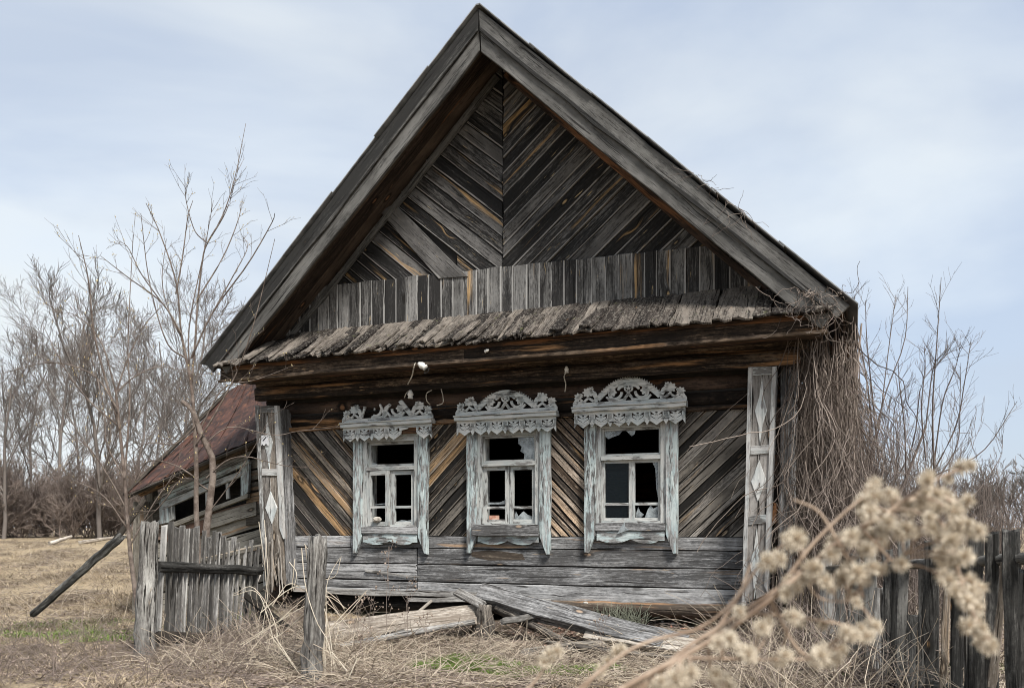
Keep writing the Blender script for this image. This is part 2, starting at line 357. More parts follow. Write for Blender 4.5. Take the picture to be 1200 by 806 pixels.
M['stump'] = wood('stump_wood', (.05, .045, .04), (.16, .14, .12), (.32, .29, .25), warm_amt=.1, crack=1.5, bump=1)

def simple(name, c1, c2=None, sc=8, rough=.8, island=False, bump=0, spec=.3, clump=None):
    m, nt, N, L, B = new_mat(name)
    tc = N.new('ShaderNodeTexCoord'); c2 = c2 or c1
    f = mrange(N, L, noise(N, L, tc.outputs['Object'], sc, 4, .6), .35, .65)
    if island:
        g = N.new('ShaderNodeNewGeometry'); f = mathn(N, L, 'ADD', mathn(N, L, 'MULTIPLY', g.outputs['Random Per Island'], .75), mathn(N, L, 'MULTIPLY', f, .25))
    col = mixc(N, L, f, c1, c2)
    if clump:                                 # patches of older, browner growth
        cn = noise(N, L, mapping(N, L, tc.outputs['Object'], (1, 1, .2)), 1.5, 5, .65)
        col = mixc(N, L, mathn(N, L, 'MULTIPLY', mrange(N, L, cn, .44, .60), .85), col, clump)
    L.new(col, B.inputs['Base Color']); B.inputs['Roughness'].default_value = rough; B.inputs['Specular IOR Level'].default_value = spec
    if bump:
        bp = N.new('ShaderNodeBump'); bp.inputs['Strength'].default_value = bump; bp.inputs['Distance'].default_value = .02
        L.new(noise(N, L, tc.outputs['Object'], sc * 4, 5, .7), bp.inputs['Height']); L.new(bp.outputs[0], B.inputs['Normal'])
    return m
M['porcelain'] = simple('porcelain', (.75, .74, .70), (.6, .58, .54), 20, .25, spec=.5)
M['wire'] = simple('pale_wire', (.55, .50, .42), (.3, .27, .22), 20, .6)
M['blackwire'] = simple('black_wire', (.02, .02, .02))
M['bark'] = simple('young_bark', (.085, .064, .052), (.19, .155, .132), 12, .85, bump=.5)
M['barkfar'] = simple('far_bark', (.075, .063, .056), (.19, .168, .152), 3, .9, island=True)
M['brush'] = simple('brush_twigs', (.11, .085, .072), (.27, .22, .19), 3, .9, island=True)
M['vine'] = simple('vine_stems', (.045, .032, .026), (.29, .24, .205), 6, .85, island=True)
M['shoot'] = simple('shoot_bark', (.065, .05, .043), (.18, .148, .13), 6, .85, island=True)
M['straw'] = simple('straw_stems', (.13, .095, .068), (.56, .485, .385), 4, .8, island=True)
M['dry'] = simple('dry_grass', (.14, .10, .068), (.60, .495, .345), 3, .85, island=True, clump=(.095, .07, .052))
M['litter'] = simple('leaf_litter', (.055, .036, .026), (.40, .32, .26), 3, .9, island=True)
M['green'] = simple('green_grass', (.06, .10, .02), (.21, .29, .075), 3, .8, island=True)
M['tuft'] = simple('grey_weed', (.09, .10, .075), (.25, .26, .20), 5, .9, island=True)
M['bud'] = simple('buds', (.30, .22, .10), (.5, .42, .22), 5, .8, island=True)
M['fluff'] = simple('seed_fluff', (.34, .275, .20), (.88, .80, .66), 5, .9, island=True)
M['fluffcore'] = simple('seed_core', (.16, .11, .07), (.35, .27, .19), 60, .9)
M['plantstem'] = simple('dry_stem', (.22, .155, .11), (.40, .31, .235), 30, .8)
M['rust'] = None
m, nt, N, L, B = new_mat('rusty_sheet'); M['rust'] = m
tc_ = N.new('ShaderNodeTexCoord')
n1 = noise(N, L, mapping(N, L, tc_.outputs['Object'], (2, 5, 3)), 2.2, 6, .65, .4); n2 = noise(N, L, tc_.outputs['Object'], 14, 4, .7)
col = mixc(N, L, mrange(N, L, n1, .38, .62), (.022, .010, .008), (.075, .031, .021)); col = mixc(N, L, mathn(N, L, 'MULTIPLY', mrange(N, L, n2, .56, .7), .6), col, (.22, .10, .045))
L.new(col, B.inputs['Base Color']); B.inputs['Roughness'].default_value = .8
m, nt, N, L, B = new_mat('roof_sheet_grey'); M['roof'] = m
tc_ = N.new('ShaderNodeTexCoord'); n1 = noise(N, L, tc_.outputs['Object'], 3, 6, .65)
L.new(mixc(N, L, mrange(N, L, n1, .35, .65), (.10, .105, .11), (.24, .245, .25)), B.inputs['Base Color']); B.inputs['Roughness'].default_value = .75
M['void'] = simple('painted_dark_interior', (.012, .011, .010), (.02, .018, .016))  # near-black colour stands in for shade inside the house and behind gaps
m, nt, N, L, B = new_mat('dirty_glass'); M['glass'] = m
tc_ = N.new('ShaderNodeTexCoord')
B.inputs['Roughness'].default_value = .12; B.inputs['IOR'].default_value = 1.5
nn = mrange(N, L, noise(N, L, tc_.outputs['Object'], 9, 5, .7), .3, .7)
L.new(mixc(N, L, nn, (.16, .18, .19), (.42, .46, .47)), B.inputs['Base Color']); B.inputs['Specular IOR Level'].default_value = .8
B.inputs['Transmission Weight'].default_value = .0
L.new(mathn(N, L, 'ADD', .35, mathn(N, L, 'MULTIPLY', nn, .45)), B.inputs['Alpha'])
m, nt, N, L, B = new_mat('clear_pane'); M['pane'] = m
B.inputs['Base Color'].default_value = (.006, .010, .012, 1); B.inputs['Roughness'].default_value = .08; B.inputs['Alpha'].default_value = .45; B.inputs['Specular IOR Level'].default_value = .3
m, nt, N, L, B = new_mat('brick_rubble'); M['brick'] = m
tc_ = N.new('ShaderNodeTexCoord'); n1 = noise(N, L, tc_.outputs['Object'], 20, 5, .65)
L.new(mixc(N, L, mrange(N, L, n1, .4, .6), (.30, .12, .08), (.42, .26, .19)), B.inputs['Base Color']); B.inputs['Roughness'].default_value = .9

# ground: tan matted grass, brown litter, green moss patches (world coordinates)
m, nt, N, L, B = new_mat('ground_soil'); M['ground'] = m
ge = N.new('ShaderNodeNewGeometry'); P = ge.outputs['Position']
n1 = noise(N, L, P, .55, 5, .6); n2 = noise(N, L, P, 6, 6, .7); n3 = noise(N, L, P, 45, 4, .7)
col = mixc(N, L, mrange(N, L, n2, .36, .62), (.075, .056, .042), (.30, .24, .17))
col = mixc(N, L, mathn(N, L, 'MULTIPLY', mrange(N, L, n1, .40, .58), .75), col, (.40, .32, .21))
col = mixc(N, L, mathn(N, L, 'MULTIPLY', mrange(N, L, n3, .5, .68, 0, 1), .5), col, (.07, .052, .04))
def patch(col, cx, cy, rx, ry, c, amt, nm):
    s = N.new('ShaderNodeVectorMath'); s.operation = 'SUBTRACT'; L.new(P, s.inputs[0]); s.inputs[1].default_value = (cx, cy, 0)
    s2 = N.new('ShaderNodeVectorMath'); s2.operation = 'MULTIPLY'; L.new(s.outputs[0], s2.inputs[0]); s2.inputs[1].default_value = (1 / rx, 1 / ry, 0)
    l = N.new('ShaderNodeVectorMath'); l.operation = 'LENGTH'; L.new(s2.outputs[0], l.inputs[0])
    d = mathn(N, L, 'ADD', l.outputs['Value'], mathn(N, L, 'MULTIPLY', mathn(N, L, 'SUBTRACT', nm, .5), 1.6))
    return mixc(N, L, mathn(N, L, 'MULTIPLY', mrange(N, L, d, .6, 1.1, 1, 0), amt), col, c)
col = patch(col, -5.0, 10.1, 2.4, 1.1, (.13, .16, .05), .8, n2)
col = patch(col, -4.2, 8.0, 2.6, .8, (.10, .078, .058), .8, n2)
col = patch(col, -.5, 7.45, .4, .25, (.08, .11, .03), .5, n2)
col = patch(col, -.2, 8.8, 3.8, 1.3, (.075, .058, .045), .85, n2)
L.new(col, B.inputs['Base Color']); B.inputs['Roughness'].default_value = .95; B.inputs['Specular IOR Level'].default_value = .1
bp = N.new('ShaderNodeBump'); bp.inputs['Strength'].default_value = .9; bp.inputs['Distance'].default_value = .05
L.new(mathn(N, L, 'ADD', n2, mathn(N, L, 'MULTIPLY', n3, .5)), bp.inputs['Height']); L.new(bp.outputs[0], B.inputs['Normal'])

# ------------------------------------------------------------------ ground
def hsh(i, j): 
    v = np.sin(i * 127.1 + j * 311.7) * 43758.5453; return v - np.floor(v)
def vnoise(x, y):
    i, j = np.floor(x), np.floor(y); f, g = x - i, y - j; f = f * f * (3 - 2 * f); g = g * g * (3 - 2 * g)
    return (hsh(i, j) * (1 - f) + hsh(i + 1, j) * f) * (1 - g) + (hsh(i, j + 1) * (1 - f) + hsh(i + 1, j + 1) * f) * g
def gh(X, Y):
    X = np.asarray(X, 'f8'); Y = np.asarray(Y, 'f8')
    h = (vnoise(X * .7, Y * .7) - .5) * .10 + (vnoise(X * 2.3 + 9, Y * 2.3) - .5) * .09 + (vnoise(X * 7, Y * 7 + 3) - .5) * .05
    lx = (X - OX) * CT - (Y - OY) * ST; ly = (X - OX) * ST + (Y - OY) * CT
    near = np.exp(-np.abs(np.minimum(ly, 0)) / .55) * (np.abs(lx) < 3.6) * (ly < 9)
    h = h + .17 * near
    h = h + np.clip(Y - 12.5, 0, 14) * .066 + np.clip(Y - 26.5, 0, 200) * .004
    return h
def ghf(X, Y): return float(gh(X, Y))
def ground():
    xs = np.concatenate([np.linspace(-400, -60, 12), np.linspace(-50, -9, 30), np.linspace(-8.6, 8.6, 230), np.linspace(9, 50, 30), np.linspace(60, 400, 12)])
    ys = np.concatenate([np.linspace(-60, -2, 8), np.linspace(0, 4, 10), np.linspace(4.1, 16, 170), np.linspace(16.5, 60, 50), np.linspace(70, 900, 14)])
    X, Y = np.meshgrid(xs, ys); Z = gh(X, Y); nx, ny = len(xs), len(ys)
    V = np.stack([X, Y, Z], -1).reshape(-1, 3); i, j = np.meshgrid(np.arange(ny - 1), np.arange(nx - 1), indexing='ij')
    a = i * nx + j; Q = np.stack([a, a + 1, a + nx + 1, a + nx], -1).reshape(-1, 4)
    tag(obj('ground', mesh_np('ground', V, Q), None, None, M['ground']), 'uneven ground of matted tan grass and brown soil around the old house', kind='structure')
ground()

# ------------------------------------------------------------------ the house
house = empty('house', (OX, OY, 0), -TH)
tag(house, 'abandoned wooden village house with steep gable and three broken carved windows', 'house')
SL = 3.43 / 3.6                                # roof slope
ZR = 6.63                                      # ridge, outer edge of the bargeboards
XL, XR = -3.12, 2.92                           # wall corners
DEP = 8.0
def hb(name, m, x0, x1, y0, y1, z0, z1, parent=house):
    V = [(x, y, z) for x in (x0, x1) for y in (y0, y1) for z in (z0, z1)]
    return obj(name, mesh(name, V, [(0, 1, 3, 2), (4, 6, 7, 5), (0, 4, 5, 1), (2, 3, 7, 6), (0, 2, 6, 4), (1, 5, 7, 3)]), parent, None, m)
# backing shell of the facade with three window holes (dark boards behind the siding)
WC = [-1.40, .085, 1.46]; WW = .38
zt, zb = 2.30, 1.20
xs = [XL]
for c in WC: xs += [c - WW, c + WW]
xs.append(XR)
V = []; Fa = []
def addbox(x0, x1, y0, y1, z0, z1):
    b = len(V); V.extend([(x, y, z) for x in (x0, x1) for y in (y0, y1) for z in (z0, z1)])
    Fa.extend([tuple(b + k for k in f) for f in [(0, 1, 3, 2), (4, 6, 7, 5), (0, 4, 5, 1), (2, 3, 7, 6), (0, 2, 6, 4), (1, 5, 7, 3)]])
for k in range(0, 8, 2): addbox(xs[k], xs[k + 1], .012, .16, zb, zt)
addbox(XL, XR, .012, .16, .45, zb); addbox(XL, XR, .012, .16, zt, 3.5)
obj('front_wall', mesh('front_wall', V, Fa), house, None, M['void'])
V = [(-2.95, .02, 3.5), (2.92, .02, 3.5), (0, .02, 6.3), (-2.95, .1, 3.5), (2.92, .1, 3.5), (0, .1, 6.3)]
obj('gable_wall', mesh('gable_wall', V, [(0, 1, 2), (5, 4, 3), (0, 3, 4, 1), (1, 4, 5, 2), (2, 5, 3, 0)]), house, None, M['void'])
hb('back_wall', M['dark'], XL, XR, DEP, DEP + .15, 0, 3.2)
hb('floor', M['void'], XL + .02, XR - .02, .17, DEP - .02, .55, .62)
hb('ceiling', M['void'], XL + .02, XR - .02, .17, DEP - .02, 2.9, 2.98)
for nm, x in (('left', XL), ('right', XR - .15)):   # side walls: stacked logs
    for k in range(12):
        z = .42 + k * .235
        log('wall_log', M['dark'], (x + .075, .02 if k % 2 else -.06, z), (x + .075, DEP + .1, z), .128, .124, house, seg=4, sides=8, jit=.02)
# foundation shade: near-black slab, darkens the open crawl space by its colour
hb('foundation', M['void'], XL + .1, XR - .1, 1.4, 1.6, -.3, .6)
# sill log, rotten
log('sill_log', M['rot'], (.35, -.02, .36), (XR - .1, -.02, .37), .085, .075, house, seg=12, jit=.1, ragged=.05)
log('sill_log', M['charred'], (XL + .1, .12, .30), (.4, .12, .32), .10, .09, house, seg=8, jit=.1)

# plinth boards (rows as in the photo, seam at px 490)
sx = F(490, 670)[0]
rows = [(1.118, .988), (.978, .803), (.791, .603), (.591, .425)]
for i, (a, b) in enumerate(rows):
    y = -.03 + i * .001
    if i in (0, 1):
        cut = F(490, 670)[0] + (.0 if i else 1.2)
        poly_plank('plinth_board', M['plinth'], rect(XL + .22, (cut if i else sx - .9), b, a), y, .04, 0, house, .003, .006)
        poly_plank('plinth_board', M['plinth'], rect((cut if i else sx - .9) + .006, XR - .2, b, a), y - .003, .04, 0, house, .003, .006)
    else:
        n = 2 if i == 2 else 2
        for k in range(n):
            z1, z0 = a - (a - b) * k / n, a - (a - b) * (k + 1) / n + .004
            poly_plank('plinth_board', M['plinth'], rect(XL + .22 + .1 * k, sx, z0, z1), y - .002 * k, .035, 0, house, .004, .006, ragged=.01)
        poly_plank('plinth_board', M['plinth'], rect(sx + .006, XR - .2, b, a), y - .006, .04, 0, house, .003, .007)
# weathered ledge boards hanging below the left boards
a0 = F3(372, 694, -.06); a1 = F3(645, 707, -.10)
beam('ledge_board', M['grey'], F3(372, 692, -.07), F3(560, 697, -.07), .07, .03, parent=house, jit=.006, ragged=.02)
beam('ledge_board', M['grey'], F3(480, 702, -.10), F3(645, 704, -.10), .055, .03, parent=house, jit=.008, ragged=.03)
beam('splinter', M['grey'], F3(428, 668, -.05), F3(492, 676, -.05), .03, .015, parent=house, seg=3, taper=.4)
# exposed rotten patch under the middle window
poly_plank('rotten_patch', M['rot'], [F(552, 647), F(575, 643), F(612, 648), F(616, 655), F(575, 657), F(554, 652)], -.034, .03, R(-2), house, .006)

# diagonal siding
def siding(region, ang, wd, yf, mats, parent=house, name='siding_board', wj=.3, tilt=.009, th=.03, gap=.011, skip=(), start=None):
    ca, sa = math.cos(ang), math.sin(ang)
    proj = [-p[0] * sa + p[1] * ca for p in region]; t = min(proj) - (random.uniform(0, .05) if start is None else start); k = 0; out = []
    while t < max(proj):
        wv = wd * random.uniform(1 - wj, 1 + wj)
        P = clip_poly(region, -sa, ca, t + wv - gap); P = clip_poly(P, sa, -ca, -t) if len(P) > 2 else P
        if len(P) > 2 and k not in skip:
            mm = mats[k % len(mats)] if isinstance(mats, list) else mats
            o = poly_plank(name, mm, P, yf - random.uniform(0, .018), th, ang, parent, tilt=random.choice((-1, 1)) * tilt * random.random())
            if o: out.append(o)
        t += wv; k += 1
    return out
Z0, Z1 = 1.125, 2.40
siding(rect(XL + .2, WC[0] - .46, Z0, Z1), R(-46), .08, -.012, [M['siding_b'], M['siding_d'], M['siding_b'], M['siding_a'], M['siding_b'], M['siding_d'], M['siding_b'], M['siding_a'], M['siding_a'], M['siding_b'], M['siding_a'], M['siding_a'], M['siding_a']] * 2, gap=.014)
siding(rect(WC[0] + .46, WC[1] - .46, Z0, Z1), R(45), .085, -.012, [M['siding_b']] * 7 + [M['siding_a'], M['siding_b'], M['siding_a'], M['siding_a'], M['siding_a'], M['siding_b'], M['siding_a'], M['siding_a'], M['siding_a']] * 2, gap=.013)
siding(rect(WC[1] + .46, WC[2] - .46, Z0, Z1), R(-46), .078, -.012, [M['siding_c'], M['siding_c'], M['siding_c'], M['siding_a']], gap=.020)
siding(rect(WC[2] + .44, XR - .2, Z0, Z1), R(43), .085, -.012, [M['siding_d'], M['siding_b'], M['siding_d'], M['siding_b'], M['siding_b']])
# head rails over the siding, between the windows
for x0, x1 in ((XL + .2, WC[0] - .5), (WC[0] + .5, WC[1] - .5), (WC[1] + .52, WC[2] - .52), (WC[2] + .5, XR - .2)):
    beam('head_rail', M['cornice'], (x0, -.03, 2.425), (x1, -.03, 2.425), .05, .05, parent=house)
# recessed dark logs between rail and the beams
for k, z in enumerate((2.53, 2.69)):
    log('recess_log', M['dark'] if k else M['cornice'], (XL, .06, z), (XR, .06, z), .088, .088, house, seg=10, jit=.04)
# projecting beams under the cornice
log('beam_log', M['cornice'], (-3.22, -.14, 2.865), (3.14, -.14, 2.855), .088, .082, house, seg=16, jit=.05, ragged=.01)
log('beam_log', M['cornice'], (-3.25, -.10, 3.03), (3.20, -.10, 3.03), .090, .086, house, seg=16, jit=.05, ragged=.01)
beam('beam_board', M['cornice'], (-3.20, -.225, 2.80), (3.10, -.225, 2.79), .06, .03, parent=house, seg=14, jit=.004)
# cornice box: fascia of two boards, soffit board, roofboards
beam('fascia_board', M['cornice'], (-3.40, -.60, 3.03), (-.2, -.60, 3.03), .13, .03, parent=house, seg=10)
beam('fascia_board', M['cornice'], (-.196, -.602, 3.03), (3.38, -.602, 3.03), .135, .03, parent=house, seg=10)
beam('fascia_trim', M['cornice'], (-3.42, -.625, 2.975), (3.40, -.625, 2.97), .035, .03, parent=house, seg=14)
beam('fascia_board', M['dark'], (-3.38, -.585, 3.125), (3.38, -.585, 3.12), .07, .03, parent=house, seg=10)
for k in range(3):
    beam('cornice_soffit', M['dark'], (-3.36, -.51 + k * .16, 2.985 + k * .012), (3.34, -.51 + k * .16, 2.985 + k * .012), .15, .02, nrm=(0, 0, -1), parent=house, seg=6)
for x in (-3.40, 3.36):
    beam('cornice_end', M['dark'], (x, -.58, 3.06), (x, -.02, 3.2), .16, .03, nrm=(1, 0, 0), parent=house, seg=2)

# shingled pent roof: from (y -.66, z 3.17) up to (y -.03, z 3.60)
def shingle(x, wd, y0, z0, y1, z1, m, skew=0.0, lift=0.0):
    nx, ny = 3, 9; V, Fa = [], []; b = Vector((x, y0, z0)); t = Vector((x + skew, y1, z1)); ey = Vector((1, 0, 0)); ex = (t - b); Ln = ex.length; ex.normalize()
    n = ex.cross(ey); n = -n if n.z < 0 else n; ey = n.cross(ex)
    rag = [random.uniform(-.05, .035) for _ in range(nx + 1)]
    for s in (0, 1):
        for i in range(ny + 1):
            for j in range(nx + 1):
                u = i / ny * Ln; v = (j / nx - .5) * wd * (1 + .05 * math.sin(i * 1.7 + x * 9))
                if i == 0: u += rag[j]
                V.append((u, v + (random.gauss(0, .003)), (random.gauss(0, .0055) + lift * (1 - i / ny) + .016) if s == 0 else -.004 + lift * (1 - i / ny)))
    W = (nx + 1); K = W * (ny + 1)
    for i in range(ny):
        for j in range(nx):
            a = i * W + j; Fa.append((a, a + W, a + W + 1, a + 1) if False else (a, a + 1, a + W + 1, a + W))
            Fa.append((K + a, K + a + W, K + a + W + 1, K + a + 1))
    for j in range(nx):
        Fa.append((j, K + j, K + j + 1, j + 1))
    for i in range(ny):
        a = i * W; Fa.append((a, a + W, K + a + W, K + a)); a += nx; Fa.append((a + W, a, K + a, K + a + W))
    Mx = Matrix((ex, ey, n)).transposed().to_4x4(); Mx.translation = b
    o = obj('shingle', mesh('shingle', V, Fa), house, Mx, m)
x = -3.40
while x < 3.38:
    wd = random.uniform(.10, .17) if x < .6 else random.uniform(.15, .22)
    xm = x + wd / 2; f_ = min(1.0, max(.38, (ZR - .33 - SL * (abs(xm) + wd / 2) - 3.165) / .445))
    shingle(xm, wd * .97, -.72, 3.13, -.72 + .70 * f_, 3.13 + .48 * f_, M['shingle'], random.uniform(-.02, .02), random.uniform(0, .02))
    if random.random() < .8 and -3.0 < x < 1.2:
        shingle(x + wd * random.uniform(0, 1), wd * .7, -.735, 3.155, -.28, 3.46, M['shingle'], random.uniform(-.05, .05), random.uniform(.01, .035))
    x += wd
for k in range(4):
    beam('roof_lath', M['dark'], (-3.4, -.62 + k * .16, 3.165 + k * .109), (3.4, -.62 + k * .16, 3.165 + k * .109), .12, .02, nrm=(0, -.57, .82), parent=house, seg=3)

# vertical band of boards
x = -2.95
while x < 3.0:
    wd = random.uniform(.125, .17); xm = x + wd / 2
    ztop = 4.15 - .045 * (xm + 2.8) / 5.4 * 2.0 + random.uniform(-.006, .006); zbt = 3.585
    zr = ZR - .22 - SL * abs(xm)
    if zr > zbt + .05:
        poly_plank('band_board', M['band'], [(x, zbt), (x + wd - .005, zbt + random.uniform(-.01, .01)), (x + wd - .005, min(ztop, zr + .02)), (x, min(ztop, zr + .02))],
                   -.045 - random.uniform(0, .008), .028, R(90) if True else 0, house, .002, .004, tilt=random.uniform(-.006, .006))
    x += wd
# gable chevron
def zband(x): return 4.13 - .0165 * (x + 2.8)
topz = ZR - .12
regL = [(-2.62, 4.07), (-.006, 4.05), (-.006, topz), (-2.62, topz - SL * 2.62)]
regR = [(.006, 4.04), (2.62, 4.0), (2.62, topz - SL * 2.62), (.006, topz)]
GA = R(39)
ga, gb = F(464, 240), F(560, 316)
LA = math.atan2(gb[1] - ga[1], gb[0] - ga[0]); la, lb = -math.sin(LA), math.cos(LA); lc = la * ga[0] + lb * ga[1]
up_ = clip_poly(regL, -la, -lb, -lc); dn_ = clip_poly(regL, la, lb, lc - .185)     # the slot between them lost its board
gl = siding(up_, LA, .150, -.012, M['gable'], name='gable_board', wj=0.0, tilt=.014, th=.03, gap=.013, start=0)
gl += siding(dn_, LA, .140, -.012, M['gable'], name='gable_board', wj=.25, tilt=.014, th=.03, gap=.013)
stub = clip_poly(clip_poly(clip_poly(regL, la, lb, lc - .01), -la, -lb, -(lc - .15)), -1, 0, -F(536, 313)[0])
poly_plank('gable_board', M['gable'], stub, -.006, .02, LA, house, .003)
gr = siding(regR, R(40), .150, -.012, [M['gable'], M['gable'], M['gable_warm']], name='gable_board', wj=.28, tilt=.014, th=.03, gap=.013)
# the loose board on the left with the dark gap beside it: cut the gap open by laying the slipped board askew
P0, P1 = F3(462, 243, -.05), F3(541, 324, -.06)
pl = poly_plank('loose_board', M['gable'], [F(445, 248, -.06), F(462, 239, -.06), F(548, 324, -.06), F(514, 327, -.06)], -.062, .028, R(-44), house, .002, .005)

# ---- bargeboards, soffits, roof
def rk(side, t, off, y):                       # point on a rake: t from apex (0) to eave (1), off = perpendicular drop
    xx = side * 3.62 * t; n = math.hypot(1, SL)
    return Vector((xx - side * off * SL / n, y, ZR - SL * 3.62 * t - off / n))
YR = -.65
def rake_board(side, o0, o1, y, th, m, name, t1=1.0, lap=0.0, seg=12):
    n = math.hypot(1, SL)
    # apex cut vertical at x=0
    pts = [(0.004 * side, ZR - o0 * n), (side * 3.62 * t1 - side * o0 * SL / n, ZR - SL * 3.62 * t1 - o0 / n),
           (side * 3.62 * t1 - side * o1 * SL / n, ZR - SL * 3.62 * t1 - o1 / n), (0.004 * side, ZR - o1 * n)]
    return poly_plank(name, m, pts, y, th, math.atan2(-SL, side) if side > 0 else math.atan2(SL, 1), house, .008, .006, sub=.4)
for s in (-1, 1):
    rake_board(s, .015, .17, YR - .02, .035, M['rake'], 'bargeboard', .995)
    rake_board(s, .165, .325, YR, .035, M['rake'], 'bargeboard', .985 if s > 0 else .97)
    rake_board(s, .155, .18, YR - .032, .02, M['rake'], 'barge_fillet', .98)
    # soffit planks running down the slope, seen from below
    n = math.hypot(1, SL)
    for k in range(3):
        y = YR + .14 + k * .205
        a = Vector((s * .02, y, ZR - .20 * n)); b = rk(s, .965, .20, y)
        beam('soffit_board', M['soffit'], a, b, .198, .022, nrm=(-s * SL, 0, -1), parent=house, seg=8, jit=.002)
    beam('gable_moulding', M['rake' if s < 0 else 'dark'], (s * .05, -.06, ZR - .30 * n), rk(s, .93, .30, -.06), .07, .05, nrm=(0, -1, 0), parent=house, seg=8)  # right moulding in darker wood, shade of that side put into its colour
    # roof covering in sheets, overlapping down the slope
    ns = 6
    for k in range(ns):
        t0, t1 = k / ns - (.012 if k else 0), (k + 1) / ns
        off = -.012 - .006
        p0, p1 = rk(s, t0, off - .006, 0), rk(s, t1, off, 0)
        p0.y = p1.y = (YR - .05 + DEP + .4) / 2
        ww = DEP + .4 - (YR - .05)
        beam('roof_sheet', M['roof'], p0, p1 + (p1 - p0) * .02 + Vector((random.uniform(-.01, .01), 0, 0)), ww + random.uniform(-.04, .04), .012, nrm=(s * SL, 0, 1), parent=house, seg=1, jit=0, ch=.002)
    for k in range(7):                           # sheathing boards under the covering
        y0 = YR + .03 + .0; t0 = (k + .5) / 7
        a = rk(s, t0, .03, YR + .06); b = rk(s, t0, .03, DEP + .3)
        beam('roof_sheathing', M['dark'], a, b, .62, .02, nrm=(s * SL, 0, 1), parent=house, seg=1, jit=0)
beam('ridge_cap', M['roof'], (0, YR - .05, ZR + .012), (0, DEP + .4, ZR + .012), .05, .015, nrm=(0, 0, 1), parent=house, seg=1, jit=0)
0 and beam('ridge_cap', M['rake'], (.07, YR - .09, ZR + .02), (.30, YR - .09, ZR - .20), .06, .03, nrm=(0, -1, 0), parent=house, seg=2, jit=.003)
# back gable
V = [(-3.2, DEP + .1, 3.1), (3.0, DEP + .1, 3.1), (0, DEP + .1, 6.4)]
obj('rear_gable', mesh('rear_gable', V, [(0, 2, 1)]), house, None, M['dark'])

# ---- pilasters
def pilaster(tl, tr, br, bl, y, rails, diamonds, broken=False):
    W2 = lambda a, b, t: (lerp(a[0], b[0], t), lerp(a[1], b[1], t))
    def at(u, v):  # u across 0..1, v down 0..1
        return W2(W2(tl, tr, u), W2(bl, br, u), v)
    core = poly_plank('pilaster', M['pilback'], [at(.12, .01), at(.50, .01), at(.50, .93 if broken else .98), at(.12, .99)], y + .014, .03, R(90), house, .003, .004)
    # core back half and the side cheeks of the box belong to the pilaster
    def sub(o):
        mw = o.matrix_basis.copy(); o.parent = core; o.matrix_basis = core.matrix_basis.inverted() @ mw; return o
    sub(poly_plank('back_board', M['splinter'] if broken else M['pilback'], [at(.51, .01), at(.9, .01), at(.9, .97), at(.51, .9 if broken else .98)], y + .018, .03, R(90), house, .003, .004))
    sub(poly_plank('stile', M['pil'], [at(0, 0), at(.155, 0), at(.155, 1 if not broken else .96), at(0, 1 if not broken else .97)], y, .05, R(90), house, .002, .004))
    sub(poly_plank('stile', M['pil'], [at(.845, 0), at(1, 0), at(1, .97 if not broken else .72), at(.845, .93 if not broken else .66)], y, .05, R(90), house, .002, .004))
    for v in rails:
        h = .018
        sub(poly_plank('rail', M['pil'], [at(.16, v - h), at(.84, v - h), at(.84, v + h), at(.16, v + h)], y + .002, .04, 0, house, .001, .003))
    for (v, hv, hu) in diamonds:
        pts = [at(.5, v - hv), at(.5 - hu * .35, v - hv * .42), at(.5 - hu, v), at(.5 - hu * .35, v + hv * .42), at(.5, v + hv), at(.5 + hu * .35, v + hv * .42), at(.5 + hu, v), at(.5 + hu * .35, v - hv * .42)]
        if hv < .09: pts = [at(.5, v - hv), at(.5 - hu, v), at(.5, v + hv), at(.5 + hu, v)]
        d = poly_plank('diamond', M['carve'], pts, y + .004, .018, R(90), house, .0005, .003, sub=9)
        if d: sub(d)
    # cheeks
    for u in (0.0, 1.0):
        a, b = at(u, .01), at(u, .97)
        o = beam('cheek_board', M['plinth'], (a[0] + (-.012 if u else .012), y + .14 + .02, a[1]), (b[0] + (-.012 if u else .012), y + .14 + .02, b[1]), .24, .02, nrm=(1 if u else -1, 0, 0), parent=house, seg=6, jit=.002)
        sub(o)
    return core, sub, at
yp = -.27
pr_, subR, atR = pilaster(F(877, 430, yp), F(910, 429, yp), F(899, 704, yp), F(869, 710, yp), yp, [.018, .35, .645], [(.185, .145, .22), (.48, .088, .28), (.83, .15, .24)])
pl_, subL, atL = pilaster(F(298.5, 475, yp), F(325, 475, yp), F(335, 692, yp), F(309, 694, yp), yp, [.02, .36], [(.20, .145, .20), (.55, .088, .26)], broken=True)
# splintered foot of the left pilaster
for k in range(22):
    u = random.uniform(.15, 1.0); v0 = random.uniform(.68, .86); v1 = random.uniform(.92, 1.04)
    a = atL(u, v0); b = atL(u + random.uniform(-.15, .3), v1)
    subL(beam('splinter', M['splinter'], (a[0], yp - .01 - random.uniform(0, .06), a[1]), (b[0], yp - .03 - random.uniform(0, .12), b[1]), random.uniform(.010, .026), .010, parent=house, seg=3, jit=.005, taper=random.uniform(.3, .8), ragged=.02))
# corner box behind the right pilaster: log ends covered with boards
for k in range(3):
    beam('corner_board', M['plinth'], (XR + .04 + k * .035, -.02 + k * .12, .5), (XR + .07 + k * .04, -.02 + k * .12, 2.78), .13, .03, nrm=(1, -.3, 0), parent=house, seg=5)
